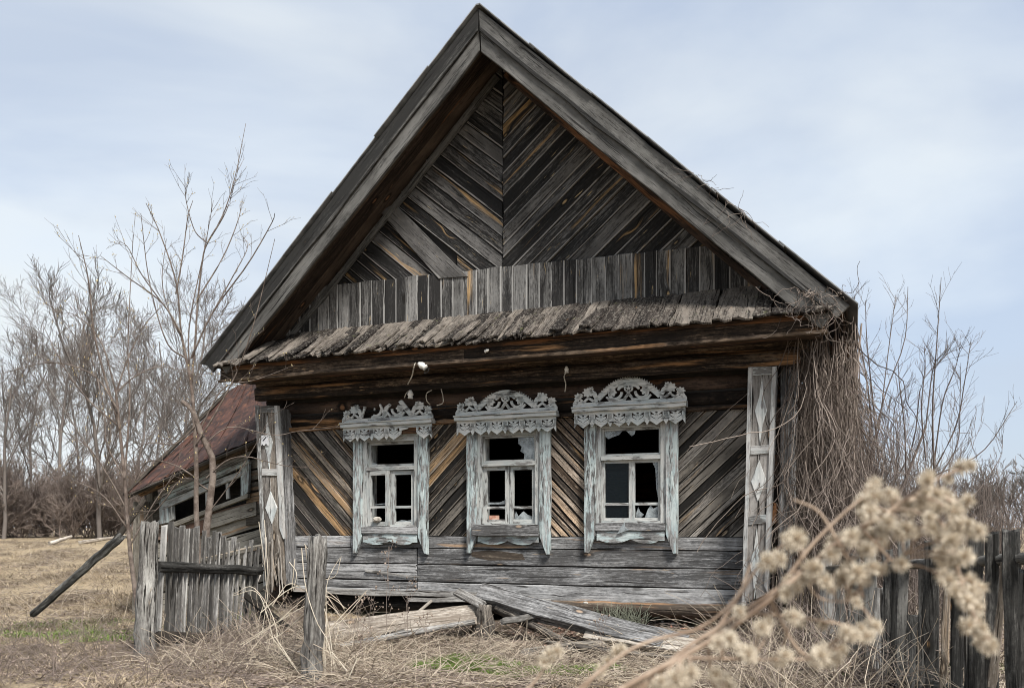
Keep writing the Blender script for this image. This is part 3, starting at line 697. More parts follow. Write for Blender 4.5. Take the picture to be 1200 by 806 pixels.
# house number plate
pc = F3(310.5, 516, yp - .012)
pt = poly_plank('number_plate', simple('enamel', (.72, .73, .74), (.6, .6, .62), 30, .35), [(pc.x - .055, pc.z - .06), (pc.x + .05, pc.z - .06), (pc.x + .05, pc.z + .065), (pc.x - .055, pc.z + .065)], yp - .012, .006, 0, house, .0005, .002, sub=9)
for (a, b, c, d) in ((-.03, -.005, .02, .045), (-.045, -.05, -.03, -.052), (0, -.05, .03, -.05)):
    o = beam('plate_figure', M['blackwire'], (pc.x + a, yp - .014, pc.z + b), (pc.x + c, yp - .014, pc.z + d), .013, .002, parent=house, seg=1, jit=0, ch=.0005)
    mw = o.matrix_basis.copy(); o.parent = pt; o.matrix_basis = pt.matrix_basis.inverted() @ mw

# ---- windows
def flat_shape(polys, y, th):                  # list of 2-D convex/concave polygons -> one extruded mesh
    bm = bmesh.new()
    for P in polys:
        ar = sum(P[i][0] * P[(i + 1) % len(P)][1] - P[(i + 1) % len(P)][0] * P[i][1] for i in range(len(P)))
        P = P if ar > 0 else P[::-1]
        f = [bm.verts.new((p[0], y, p[1])) for p in P]; bk = [bm.verts.new((p[0], y + th, p[1])) for p in P]; n = len(P)
        bm.faces.new(f); bm.faces.new(bk[::-1])
        for i in range(n):
            j = (i + 1) % n
            if not (len(P) == 4 and False): bm.faces.new((f[j], f[i], bk[i], bk[j]))
    bmesh.ops.recalc_face_normals(bm, faces=bm.faces)
    me = bpy.data.meshes.new('carving'); bm.to_mesh(me); bm.free(); return me
def strip(pts, wds):                           # band along a 2-D curve -> quads
    out = []; n = len(pts)
    def nrm(i):
        a, b = pts[max(0, i - 1)], pts[min(n - 1, i + 1)]; d = math.hypot(b[0] - a[0], b[1] - a[1]) + 1e-9
        return (-(b[1] - a[1]) / d, (b[0] - a[0]) / d)
    for i in range(n - 1):
        n0, n1 = nrm(i), nrm(i + 1); w0, w1 = wds[i] / 2, wds[i + 1] / 2; a, b = pts[i], pts[i + 1]
        out.append([(a[0] - n0[0] * w0, a[1] - n0[1] * w0), (b[0] - n1[0] * w1, b[1] - n1[1] * w1), (b[0] + n1[0] * w1, b[1] + n1[1] * w1), (a[0] + n0[0] * w0, a[1] + n0[1] * w0)])
    return out
def rosette(cx, cz, r, lobes=7, ph=0.0, depth=.28, sx=1.0):
    n = lobes * 6
    return [(cx + sx * r * (1 - depth * .5 + depth * .5 * math.cos(lobes * (2 * math.pi * k / n) + ph)) * math.cos(2 * math.pi * k / n),
             cz + r * (1 - depth * .5 + depth * .5 * math.cos(lobes * (2 * math.pi * k / n) + ph)) * math.sin(2 * math.pi * k / n)) for k in range(n)]
def scroll(cx, cz, r0, r1, a0, a1, w0, w1, n=22):
    pts = []; wd = []
    for k in range(n):
        t = k / (n - 1); a = lerp(a0, a1, t); r = lerp(r0, r1, t); pts.append((cx + r * math.cos(a), cz + r * math.sin(a))); wd.append(lerp(w0, w1, t))
    return strip(pts, wd)
PI = math.pi
def crest(kind):
    P = []; W = .60                   # drawn on a 1.2 m wide, .30 m high field, z=0 at the bar
    P.append([(-W, 0), (W, 0), (W, .045), (-W, .045)])
    for s in (-1, 1):
        if kind != 'broken' or s:
            # inner scrolls with leaf heads
            if not (kind == 'broken' and s < 0 and False):
                sc = scroll(s * .155, .135, .02, .085, PI / 2 if s > 0 else PI / 2, (PI / 2 - s * 1.55 * PI), .035, .028)
                P += sc; P.append(rosette(s * .175, .15, .052, 6, .5))
                P += strip([(s * .235, .10), (s * .2, .06), (s * .13, .045), (s * .05, .055), (s * .0, .12)], [.02, .03, .035, .03, .02])
        # side foliage
        bx = s * .43
        P += strip([(s * .36, .04), (s * .34, .09), (s * .37, .15), (s * .41, .19)], [.05, .045, .05, .03])
        P.append(rosette(s * .435, .165, .062, 8, .3, .3))
        P.append(rosette(s * .40, .205, .030, 5, .9, .4))
        P.append(rosette(s * .54, .12, .048, 7, .2, .35))
        P += strip([(s * .58, .03), (s * .545, .10), (s * .50, .15)], [.05, .04, .03])
        P += strip([(s * .36, .05), (s * .43, .10), (s * .48, .055), (s * .56, .05)], [.03, .03, .03, .03])
        P += strip([(s * .47, .04), (s * .52, .09)], [.03, .02])
    if kind != 'broken':
        top = .30 if kind == 'full' else .275
        a = [(lerp(-.33, .33, k / 24)) for k in range(25)]
        arc = [(x, .055 + (top - .085) * (1 - abs(x / .345) ** 2.1)) for x in a]
        P += strip(arc, [.085 - .03 * abs(x) / .33 for x in a])
        nt_ = 26
        for k in range(nt_):                   # little teeth on the crown of the arch
            x = lerp(-.31, .31, k / (nt_ - 1)); z = .055 + (top - .085) * (1 - abs(x / .345) ** 2.1) + .036; sl = -x * 1.2
            if kind == 'full' or abs(x) > .16: P.append([(x - .010, z - .01), (x + .010, z - .01), (x + .004 - sl * .02, z + .02)])
        P += scroll(0, .185, .040, .040, 0, 2 * PI, .016, .016, 20)
        st = []
        for k in range(10):
            r = .036 if k % 2 == 0 else .015; st.append((r * math.cos(PI / 2 + k * PI / 5), .185 + r * math.sin(PI / 2 + k * PI / 5)))
        P.append(st)
        P += strip([(-.05, .05), (0, .135), (.05, .05)], [.03, .04, .03])
        for s in (-1, 1): P += strip([(s * .02, .235), (s * .09, .215), (s * .11, .17)], [.05, .05, .02])
    else:
        P = [q for q in P if not (-.34 < sum(p[0] for p in q) / len(q) < -.17 and sum(p[1] for p in q) / len(q) > .05)]
        P += strip([(.18, .25), (.24, .16), (.33, .05)], [.05, .06, .05])
        P += strip([(-.335, .06), (-.31, .13), (-.29, .20)], [.03, .02, .03])
        P += strip([(-.04, .05), (0, .17), (.05, .21)], [.04, .05, .03])
        P += strip([(-.09, .22), (-.05, .13), (0, .06)], [.02, .035, .04])
    return P
def valance(n=6, gap=None, W=.585, h=.165):
    P = [[(-W, -.03), (W, -.03), (W, 0), (-W, 0)]]; u = 2 * W / n
    for k in range(n):
        c = -W + u * (k + .5)
        if gap == k:
            P.append([(c - u / 2, -.06), (c - u * .1, -.045), (c, -.02), (c - u / 2, -.02)]); continue
        for sg in (-1, 1):                       # outer chevron arms meeting in a point, and the flanks
            P.append([(c + sg * u / 2, -.028), (c + sg * u / 2, -.09), (c + sg * u * .40, -.075), (c + sg * u * .36, -.028)])
            P.append([(c + sg * u * .46, -.060), (c + sg * u * .46, -.105), (c, -h), (c, -h + .052)])
            P.append([(c + sg * u * .10, -.028), (c + sg * u * .30, -.028), (c + sg * .004, -.072), (c, -.052)])
            P.append([(c + sg * .008, -.065), (c + sg * .05, -.055), (c + sg * .055, -.072), (c + sg * .012, -.10)])
        P.append([(c - .011, -.045), (c + .011, -.045), (c + .011, -h + .05), (c - .011, -h + .05)])
    for k in range(n + 1):                       # pointed pendants between the chevrons
        if gap is not None and k in (gap, gap + 1): continue
        b = -W + u * k; a0, a1 = (0 if k == 0 else -1), (0 if k == n else 1)
        P.append([(b + a0 * u * .17, -.03), (b + a1 * u * .17, -.03), (b + a1 * u * .19, -.10), (b, -h + .004), (b + a0 * u * .19, -.10)])
    return P
from mathutils.geometry import tessellate_polygon
def window(cx, dz, kind, yf=-.085):
    base = yf
    T = Matrix.Translation((cx, 0, dz))
    def part(o):                               # becomes a sub-part of this window
        o.parent = win; o.matrix_basis = T.inverted() @ o.matrix_basis; return o
    # the fixed outer frame is the window itself
    bm_V, bm_F = [], []
    def bx(x0, x1, y0, y1, z0, z1):
        b = len(bm_V); bm_V.extend([(x, y, z) for x in (x0, x1) for y in (y0, y1) for z in (z0, z1)])
        bm_F.extend([tuple(b + k for k in f) for f in [(0, 1, 3, 2), (4, 6, 7, 5), (0, 4, 5, 1), (2, 3, 7, 6), (0, 2, 6, 4), (1, 5, 7, 3)]])
    bx(-.375, -.315, base + .012, .10, 1.24, 2.29); bx(.315, .375, base + .012, .10, 1.24, 2.29)
    bx(-.314, .314, base + .014, .10, 2.235, 2.29); bx(-.314, .314, base + .016, .10, 1.24, 1.265)
    bx(-.314, .314, base + .0, .06, 1.90, 1.945)
    me = mesh('window', bm_V, bm_F); me.materials.append(M['sash']); me.materials.append(M['sashv'])
    for f in me.polygons[:12]: f.material_index = 1
    win = obj('window', me, house, T, M['sash'])
    def pp(name, m, pts, y, th, ang, **k): 
        o = poly_plank(name, m, [(p[0] + cx, p[1] + dz) for p in pts], y, th, ang, house, **k)
        return part(o) if o else None
    # side casings with cut feet
    for s in (-1, 1):
        pp('casing_board', M['casing'], [(s * .495, .93), (s * .495, 2.40), (s * .372, 2.40), (s * .372, 1.12), (s * .40, 1.06), (s * .455, .93)], base - .012, .05, R(90), jit=.0025, ch=.005)
        for zc, hh in ((1.98, .13), (1.62, .16)):  # carved lozenge
            pp('lozenge', M['casing'], [(s * .433, zc - hh), (s * .433 + .028, zc), (s * .433, zc + hh), (s * .433 - .028, zc)], base - .02, .02, R(90), jit=.0005, ch=.006, sub=9)
    # header behind the valance
    pp('header', M['casing'], rect(-.372, .372, 2.285, 2.40), base + .003, .04, 0)
    # shelf bar, crest, valance
    o = beam('crown_bar', M['carve'], (cx - .60, base - .06, 2.425 + dz), (cx + .60, base - .06, 2.428 + dz), .04, .11, parent=house, seg=8, jit=.002); part(o)
    o = beam('crown_bar', M['carve'], (cx - .605, base - .085, 2.455 + dz), (cx + .605, base - .085, 2.458 + dz), .016, .09, parent=house, seg=8, jit=.0015); part(o)
    me = flat_shape([[(p[0], p[1] * .89) for p in q] for q in crest(kind)], 0, .022); o = obj('carved_crest', me, house, Matrix.Translation((cx, base - .075, 2.465 + dz)), M['carve']); part(o)
    o.modifiers.clear()
    me = flat_shape(valance(6, None if kind != 'broken' else 4), 0, .018); o = obj('carved_valance', me, house, Matrix.Translation((cx, base - .075, 2.405 + dz)), M['carve']); part(o)
    o = part(poly_plank('valance_backing', M['dark'], [(cx - .57, 2.31 + dz), (cx + .57, 2.31 + dz), (cx + .57, 2.403 + dz), (cx - .57, 2.403 + dz)], base - .048, .02, 0, house))  # dark wood puts the shade of the fretwork holes into colour
    # sill and wavy apron
    if kind == 'mid':
        o = part(beam('sill', M['plinth'], (cx - .40, base - .03, 1.19 + dz), (cx + .37, base - .03, 1.19 + dz), .125, .05, parent=house, seg=6, jit=.003))
    else:
        o = part(beam('sill', M['plinth'], (cx - .37, base + .0, 1.20 + dz), (cx + .37, base + .0, 1.20 + dz), .085, .04, parent=house, seg=6, jit=.003))
    wav = [(-.36, 1.13), (.36, 1.13)]
    lo = []
    for k in range(25):
        x = lerp(.36, -.36, k / 24); z = 1.075 - .045 * abs(math.sin(PI * (x / .36))) ** .8 if abs(x) < .30 else 1.06 + .0 * x
        lo.append((x, z))
    top = 1.155 if kind != 'broken' else 1.16
    me = flat_shape([[(lo[i][0], lo[i][1]), (lo[i + 1][0], lo[i + 1][1]), (lo[i + 1][0], top), (lo[i][0], top)] for i in range(24)], 0, .03)
    part(obj('apron', me, house, Matrix.Translation((cx, base - .002, dz)), M['casing']))
    # sashes
    sb = []
    def sash(x0, x1, z0, z1, y, muntin=None, wd=.04, rot=0, nm='sash'):
        V, Fa = [], []
        def b(a, c, d, e, yy=0.0, t=.04):
            q = len(V); V.extend([(x, yo, z) for x in (a, c) for yo in (y + yy, y + yy + t) for z in (d, e)])
            Fa.extend([tuple(q + k for k in f) for f in [(0, 1, 3, 2), (4, 6, 7, 5), (0, 4, 5, 1), (2, 3, 7, 6), (0, 2, 6, 4), (1, 5, 7, 3)]])
        b(x0, x0 + wd, z0, z1); b(x1 - wd, x1, z0, z1); b(x0 + wd, x1 - wd, z1 - wd, z1, .001); b(x0 + wd, x1 - wd, z0, z0 + wd, .001)
        if muntin: b(x0 + wd, x1 - wd, muntin - .014, muntin + .014, .004, .03)
        for i, v in enumerate(V): V[i] = (v[0] - x0, v[1] - y, v[2])
        Mx = T @ Matrix.Translation((x0, y, 0)) @ Matrix.Rotation(rot, 4, 'Z')
        sm_ = mesh('sash', V, Fa); sm_.materials.append(M['sash']); sm_.materials.append(M['sashv'])
        for f in sm_.polygons[:12]: f.material_index = 1
        o = obj(nm, sm_, house, Mx, M['sash']); return part(o)
    ys = base + .045
    if kind == 'full':
        sash(-.314, .314, 1.945, 2.234, ys, None, .022)
        sash(-.314, .005, 1.266, 1.899, ys, 1.44, .030); sash(.006, .314, 1.266, 1.899, ys, 1.44, .030)
    elif kind == 'mid':
        sash(-.314, .314, 1.945, 2.234, ys, None, .022)
        sash(-.314, -.003, 1.266, 1.899, ys - .004, 1.44, .045); sash(.003, .314, 1.266, 1.899, ys, 1.44, .045)
    else:
        sash(-.314, .314, 1.945, 2.234, ys + .02, None, .03)
        sash(-.314, -.003, 1.25, 1.895, ys - .03, 1.47, .05, R(-5)); sash(.008, .31, 1.255, 1.89, ys - .02, 1.47, .045, R(3))
    # glass
    def shard(pts, y=ys + .022, m='glass'):
        me = flat_shape([pts], 0, .004); o = obj('glass_shard' if m == 'glass' else 'pane', me, house, Matrix.Translation((cx, y, dz)), M[m]); part(o)
    if kind == 'mid':
        shard([(.29, 1.97), (.29, 2.21), (.10, 2.21), (.095, 2.15), (.14, 2.11), (.125, 2.06), (.17, 2.03), (.165, 1.97)])
        shard([(.05, 1.30), (.26, 1.30), (.26, 1.345), (.21, 1.36), (.16, 1.40), (.10, 1.345), (.07, 1.40)])
        shard([(-.27, 1.48), (-.05, 1.48), (-.05, 1.53), (-.12, 1.50), (-.27, 1.50)])
    if kind == 'full':
        shard([(-.292, 2.21), (-.29, 2.16), (-.25, 2.13), (-.20, 2.15), (-.13, 2.17), (-.10, 2.21)]); shard([(-.06, 2.21), (0, 2.15), (.03, 2.17), (.04, 2.21)])
        shard([(-.285, 1.455), (-.03, 1.455), (-.03, 1.87), (-.285, 1.87)], m='pane')
        shard([(-.285, 1.30), (-.03, 1.30), (-.03, 1.425), (-.285, 1.425)], m='pane')
        shard([(.045, 1.30), (.10, 1.30), (.13, 1.33), (.09, 1.36), (.07, 1.41), (.05, 1.35)])
        shard([(.14, 1.30), (.285, 1.30), (.285, 1.42), (.23, 1.39), (.20, 1.425), (.17, 1.38)])
        shard([(.285, 1.46), (.285, 1.87), (.22, 1.87), (.25, 1.80), (.26, 1.60)])
        shard([(-.13, 1.13), (0, 1.17), (-.045, 1.20), (-.05, 1.255), (-.09, 1.20)], base - .03)
    if kind == 'broken':
        shard([(.05, 1.30), (.27, 1.30), (.27, 1.33), (.2, 1.31), (.12, 1.32)])
        shard([(-.29, 1.975), (-.2, 1.975), (-.25, 2.0)])
        shard([(-.26, 1.5), (-.06, 1.5), (-.06, 1.52), (-.2, 1.51)])
    return win
wins = [window(WC[0], -.01, 'broken'), window(WC[1], 0, 'mid'), window(WC[2], .025, 'full')]
wins[0]['label'] = 'leftmost window with ajar sashes and a carved crest missing pieces'
wins[1]['label'] = 'middle window with star crest and broken glass in its upper light'
wins[2]['label'] = 'rightmost window with toothed full arch crest and shards on the sill'
# inner window boards seen through the openings
for c in WC:
    for s in (-1, 1):
        beam('reveal_board', M['sash'], (c + s * .345, .13, 1.22), (c + s * .345, .13, 2.28), .12, .03, nrm=(-s, 0, 0), parent=house, seg=2)

# ---- insulators with wire stubs, hooks
def insulator(px, py, y, rot, sc=1.0):
    prof = [(0, .0), (.030, .0), (.034, .012), (.026, .022), (.028, .034), (.036, .044), (.034, .062), (.022, .085), (.016, .10), (0, .10)]
    V, Fa = [], []; n = 14
    for i, (r, z) in enumerate(prof):
        for k in range(n): V.append((r * sc * math.cos(2 * PI * k / n), r * sc * math.sin(2 * PI * k / n), z * sc))
    for i in range(len(prof) - 1):
        for k in range(n): k2 = (k + 1) % n; Fa.append((i * n + k, i * n + k2, (i + 1) * n + k2, (i + 1) * n + k))
    p = F3(px, py, y)
    o = obj('insulator', mesh('insulator', V, Fa, True), house, Matrix.Translation(p) @ Matrix.Rotation(rot, 4, 'Y'), M['porcelain']); return o
def hw(name, pts, r, m, parent=house):
    return tubes(name, [([tuple(p) for p in smooth_line(pts, 14)], [r] * 14)], m, parent, 6)
i1 = insulator(499, 431, -.68, R(-58), 1.05)
hw('wire', [F3(487, 425, -.66), F3(485, 430, -.68), F3(483, 440, -.6), F3(478, 450, -.5)], .007, M['wire'])
hw('wire', [F3(500, 432, -.68), F3(497, 437, -.67), F3(501, 436, -.69), F3(503, 431, -.70)], .005, M['blackwire'])
i2 = insulator(481, 467, -.26, 0, .95); hw('wire', [F3(480, 457, -.22), F3(476, 461, -.27), F3(474, 466, -.26)], .006, M['wire'])
i3 = insulator(664, 437, -.25, 0, .7); hw('wire', [F3(664, 436, -.27), F3(661, 441, -.28), F3(663, 450, -.26), F3(662, 459, -.24)], .006, M['wire'])
insulator(568, 412, -.66, R(70), .5)
hw('hook', [F3(506, 457, -.24), F3(500, 461, -.26), F3(500, 469, -.26), F3(504, 474, -.22)], .006, M['wire'])
hw('hook', [F3(517, 456, -.24), F3(519, 464, -.26), F3(519, 472, -.26), F3(512, 475, -.24)], .006, M['wire'])
hw('wire', [F3(512, 474, -.22), F3(515, 480, -.22), F3(521, 479, -.22), F3(522, 472, -.22)], .003, M['blackwire'])

# ------------------------------------------------------------------ lean-to shed on the left
shed = empty('lean_to_shed', H2W((-4.2, .5, 0)), -TH)
tag(shed, 'collapsing lean-to shed with rusty brown roof against the left house wall', 'shed')
def sp(name, m, pix, y, th, ang, parent=shed, **k):
    off = Vector((-4.2, .5)); pts = [F(a, b, y) for a, b in pix]
    o = poly_plank(name, m, pts, y, th, ang, parent, **k)
    if o: o.matrix_basis = Matrix.Translation((4.2, -.5, 0)) @ o.matrix_basis
    return o
YS = .5
# wall boards: sagging up to the right
def sagline(px, base): return base - (px - 180) * .33
k = 0
for base in (620, 636, 655, 675, 697, 720):
    nb = {620: 636, 636: 655, 655: 675, 675: 697, 697: 720, 720: 745}[base]; x1 = 318
    sl = .30
    sp('wall_board', M['shed'] if k else M['shedred'], [(184, base), (x1, base - (x1 - 184) * sl), (x1, nb - 2 - (x1 - 184) * sl), (184, nb - 2)], YS + .02 * (k % 2), .03, R(15), jit=.006)
    k += 1
sp('wall_board', M['shed'], [(210, 614), (300, 588), (300, 604), (212, 628)], YS - .03, .03, R(15), jit=.006)
sp('wall_board', M['shedred'], [(195, 622), (238, 608), (238, 624), (195, 636)], YS - .035, .03, R(15), jit=.006)
# boards above the window and right of it
sp('wall_board', M['shed'], [(228, 560), (318, 520), (318, 508), (232, 548)], YS - .02, .03, R(20), jit=.006)
sp('wall_board', M['shed'], [(232, 547), (318, 507), (318, 494), (240, 532)], YS - .01, .03, R(20), jit=.006)
for q in range(6): sp('wall_board', M['shed'], [(288, 540 + q * 13), (318, 534 + q * 13), (318, 545 + q * 13), (288, 551 + q * 13)], YS - .01 * (q % 2), .03, R(8), jit=.005)
for q in range(5): sp('wall_board', M['shed'], [(178, 582 + q * 10), (204, 577 + q * 10), (204, 586 + q * 10), (178, 591 + q * 10)], YS - .012 * (q % 2), .03, R(8), jit=.004)
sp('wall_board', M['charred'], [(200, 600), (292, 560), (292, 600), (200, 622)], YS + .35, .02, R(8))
o = sp('post', M['shed'], [(171, 570), (179, 570), (181, 790), (172, 790)], YS - .02, .1, R(90), jit=.004)
# window frame of the shed, tilted
wf = sp('window', M['casing'], [(188, 588), (292, 543), (288, 535), (190, 578)], YS - .10, .05, R(18), jit=.004)
def wsub(name, m, pix, y, th, ang, **k):
    o = sp(name, m, pix, y, th, ang, **k); mw = o.matrix_basis.copy(); o.parent = wf; o.matrix_basis = wf.matrix_basis.inverted() @ mw; return o
wf['label'] = 'tilted grey window frame without glass'
wsub('drip_board', M['plinth'], [(187, 579), (289, 537), (296, 527), (196, 568)], YS - .13, .02, R(18))
wsub('frame', M['sash'], [(190, 588), (284, 550), (284, 557), (190, 597)], YS - .09, .04, R(18))
wsub('frame', M['casing'], [(186, 588), (196, 586), (197, 612), (187, 614)], YS - .08, .04, R(90))
wsub('frame', M['sash'], [(197, 590), (202, 588), (203, 608), (198, 611)], YS - .07, .04, R(90))
wsub('frame', M['casing'], [(282, 546), (292, 541), (291, 576), (282, 583)], YS - .09, .04, R(90))
wsub('muntin', M['sash'], [(264, 561), (267, 560), (268, 584), (265, 585)], YS - .06, .03, R(90))
wsub('muntin', M['sash'], [(240, 572), (243, 571), (243, 594), (241, 595)], YS - .06, .03, R(90))
wsub('sill', M['shed'], [(196, 614), (290, 578), (290, 583), (196, 620)], YS - .09, .05, R(17))
# roof: rusty sheets laid side by side, sloping towards the front left
A_, B_ = F3(149, 578, .15), F3(312, 508, .15); C_, D_ = F3(312, 430, 1.6), F3(266, 460, 1.6)
ns = 7
off = Matrix.Translation((4.2, -.5, 0))
for k in range(ns):
    t0, t1 = k / ns, (k + 1) / ns
    a, b = A_.lerp(B_, t0), A_.lerp(B_, t1 + .012); d, c = D_.lerp(C_, t0), D_.lerp(C_, t1 + .012)
    if k == 0: pass
    nseg = 6; V, Fa = [], []
    up = (b - a).cross(d - a).normalized(); up = up if up.z > 0 else -up
    for i in range(nseg + 1):
        s = i / nseg; l, r = a.lerp(d, s), b.lerp(c, s)
        for j, (u, hh) in enumerate(((0, .008), (.06, .0), (.35, .0), (.65, 0), (.94, .0), (1, .008))):
            V.append(l.lerp(r, u) + up * (hh + random.gauss(0, .008) - .05 * math.sin(PI * s) * 1.0))
    for i in range(nseg):
        for j in range(5):
            q = i * 6 + j; Fa.append((q, q + 1, q + 7, q + 6))
    o = obj('roof_sheet', mesh('roof_sheet', V, Fa, False), shed, off, M['rust'])
    sm = o.modifiers.new('solid', 'SOLIDIFY'); sm.thickness = .006
for (a, b, wd) in ((A_ + Vector((-.03, -.02, -.02)), D_ + Vector((0, 0, 0)), .10), (A_ + Vector((0, -.01, -.05)), B_ + Vector((0, -.01, -.05)), .07)):
    o = beam('edge_board', M['charred'], a, b, wd, .04, nrm=(-.6, -.4, .7), parent=shed, seg=6, jit=.01); o.matrix_basis = off @ o.matrix_basis
o = log('rafter', M['cornice'], F3(165, 578, .35), F3(312, 515, .35), .05, .05, shed, seg=5); o.matrix_basis = off @ o.matrix_basis
for dx in (0, .8):
    o = beam('side_board', M['shed'], F3(176, 588, .5) + Vector((0, dx, 0)), F3(176, 720, .5) + Vector((0, dx, 0)), .6, .04, nrm=(-1, 0, 0), parent=shed, seg=3); o.matrix_basis = off @ o.matrix_basis
o = hb('rear_wall', M['charred'], 0, 1, 0, 1, 0, 1); bpy.data.objects.remove(o)
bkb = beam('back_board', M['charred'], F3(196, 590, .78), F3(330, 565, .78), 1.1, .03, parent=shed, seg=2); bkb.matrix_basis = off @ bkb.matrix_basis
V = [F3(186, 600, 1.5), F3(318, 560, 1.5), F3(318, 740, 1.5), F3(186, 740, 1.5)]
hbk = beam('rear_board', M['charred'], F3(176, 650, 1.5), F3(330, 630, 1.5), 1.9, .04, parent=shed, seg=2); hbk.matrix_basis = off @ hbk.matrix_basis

# ------------------------------------------------------------------ left fence, posts, leaning pole
def ground_pt(px, py):
    d = 3.0
    lo, hi = 2.0, 60.0
    for _ in range(40):
        mid = (lo + hi) / 2; p = D(px, py, mid)
        if p.z > ghf(p.x, p.y): lo = mid
        else: hi = mid
    return D(px, py, (lo + hi) / 2)
def post(px, base, top, wpx, label, lean=0, m='postw', d=None):
    b = ground_pt(px, base) if d is None else D(px, base, d)
    t = D(px + lean, top, b.y); wd = wpx / FPX * b.y
    root = empty('fence_post', b); tag(root, label, 'post')
    o = log('shaft', M[m], Vector((0, 0, -.25)), t - b, wd / 2 * 1.1, wd / 2 * .88, root, seg=12, sides=26, jit=.11, ragged=.05)
    return root
post(168, 773, 615, 23, 'thick weathered grey post at the left end of the picket fence', 8)
post(364, 794, 632, 22, 'free-standing weathered grey post in front of the left house corner', 10)
pf = ground_pt(182, 772)
fence = empty('picket_fence', pf); tag(fence, 'sagging grey picket fence panel beside the thick post at left', 'fence')
def fpt(px, py, dd=0):
    t = (px - 182) / (305 - 182); d = 1 / lerp(1 / 8.05, 1 / 9.85, t) + dd
    return D(px, py, d) - pf
fn = Vector((-.55, -.8, 0))
for px, top in [(190, 616), (200, 612), (206, 618), (212, 616), (218, 620), (224, 619), (229, 617), (237, 621), (243, 630), (249, 622), (254, 624), (260, 628), (266, 633), (272, 630), (279, 636), (286, 640), (292, 632), (299, 640)]:
    ln = random.uniform(-6, 2)
    bot = 758 - (px - 182) * .20 + random.uniform(-6, 6)
    beam('picket', M['grey'], fpt(px - 3 + ln * .5, bot), fpt(px + random.uniform(0, 3), top), random.uniform(.05, .10), .018, nrm=fn, parent=fence, seg=4, jit=.004, ragged=.015)
for px in range(188, 304, 9):
    beam('picket', M['shed'], fpt(px + random.uniform(-6, 2), 752 - (px - 182) * .18, .06), fpt(px + random.uniform(-2, 3), random.uniform(650, 675), .06), random.uniform(.02, .04), .015, nrm=fn, parent=fence, seg=3, jit=.004)
o = log('rail', M['darkfence'], fpt(186, 662, -.07), fpt(306, 668, -.07), .050, .045, fence, seg=10, sides=14, jit=.14)
beam('rail', M['charred'], fpt(184, 745, -.05), fpt(250, 748, -.05), .10, .06, nrm=fn, parent=fence, seg=4)
beam('rail', M['shed'], fpt(236, 655, .02), fpt(306, 640, .02), .05, .03, nrm=fn, parent=fence, seg=4)
pa, pb = D(38, 718, 10.6), D(143, 627, 10.4)
pole = empty('leaning_pole', pa); tag(pole, 'dark charred pole propped at a slant in the left field', 'pole')
log('shaft', M['darkfence'], Vector((0, 0, -.02)), pb - pa, .042, .05, pole, seg=14, sides=14, jit=.16, ragged=.03)
log('branch_stub', M['charred'], (pb - pa) * .93, D(170, 585, 10.6) - pa, .04, .03, pole, seg=5, jit=.12)

# ------------------------------------------------------------------ fallen timber in front of the facade
def fallen(name, label, p0, p1, wd, th, m, nrm=(0, -.8, .6), cat='board', rnd=False, **k):
    r = empty(name, p0); tag(r, label, cat)
    if rnd: o = log('body', M[m], Vector((0, 0, 0)), p1 - p0, wd / 2, th / 2, r, **k)
    else: o = beam('body', M[m], Vector((0, 0, 0)), p1 - p0, wd, th, nrm=nrm, parent=r, **k)
    # a one-piece thing: make the mesh itself the top-level object
    mw = Matrix.Translation(p0) @ o.matrix_basis; o.parent = None; o.matrix_basis = mw; o.name = name
    tag(o, label, cat); bpy.data.objects.remove(r); o.name = name; return o
fallen('fallen_board', 'wide pale fallen board lying left of the stump', D(380, 740, 8.9), D(558, 719, 8.75), .24, .035, 'pale', seg=7, jit=.006, ragged=.03)
fallen('fallen_pole', 'thin grey pole on the ground below the wide pale board', D(335, 768, 8.1), D(556, 728, 8.6), .07, .06, 'grey', cat='pole', rnd=True, jit=.12)
fallen('fallen_log', 'long weathered beam slanting down to the right from the stump', D(562, 696, 8.95), D(802, 758, 7.9), .20, .13, 'plinth', cat='log', seg=9, jit=.008, ragged=.03)
fallen('fallen_log', 'dark split log under the long slanting beam', D(582, 712, 8.8), D(680, 760, 8.3), .10, .08, 'stump', cat='log', rnd=True, jit=.12)
fallen('fallen_board', 'short grey plank end leaning on the stump top', D(535, 693, 9.0), D(565, 708, 8.7), .10, .035, 'grey', seg=3, ragged=.02)
fallen('fallen_board', 'narrow grey board lying behind the long slanting beam', D(600, 708, 9.1), D(700, 739, 8.9), .055, .025, 'grey', seg=5, ragged=.02)
fallen('fallen_board', 'low flat grey board on the rubble under the right window', D(690, 740, 8.3), D(812, 758, 7.8), .16, .06, 'pale', seg=5, ragged=.03)
fallen('fallen_board', 'brownish fallen board lying at the right end of the rubble', D(700, 735, 8.7), D(850, 745, 7.9), .09, .04, 'rot', seg=6, ragged=.03)
fallen('fallen_board', 'dark thin lath crossing the litter below the slanting beam', D(640, 752, 8.2), D(790, 770, 7.6), .04, .03, 'stump', seg=5, ragged=.02)
fallen('fallen_board', 'small brown board lying behind the free-standing post', D(318, 742, 9.0), D(372, 740, 8.9), .13, .03, 'rot', seg=3, ragged=.02)
fallen('fallen_board', 'rotten dark board standing askew at the foot of the left pilaster', D(300, 705, 9.4), D(330, 762, 9.0), .10, .03, 'charred', seg=3, ragged=.02)
fallen('fallen_board', 'dark rail end lying from the fence to the left pilaster', D(278, 690, 9.6), D(340, 738, 9.0), .07, .04, 'charred', seg=4, ragged=.02)
fallen('fallen_board', 'grey splintered board sticking out from under the pale board', D(430, 752, 8.6), D(520, 728, 8.9), .08, .025, 'grey', seg=4, ragged=.04)
fallen('fallen_board', 'crooked lath standing up against the dark opening left of the stump', D(470, 735, 8.9), D(505, 704, 9.2), .03, .02, 'stump', seg=4, ragged=.02)
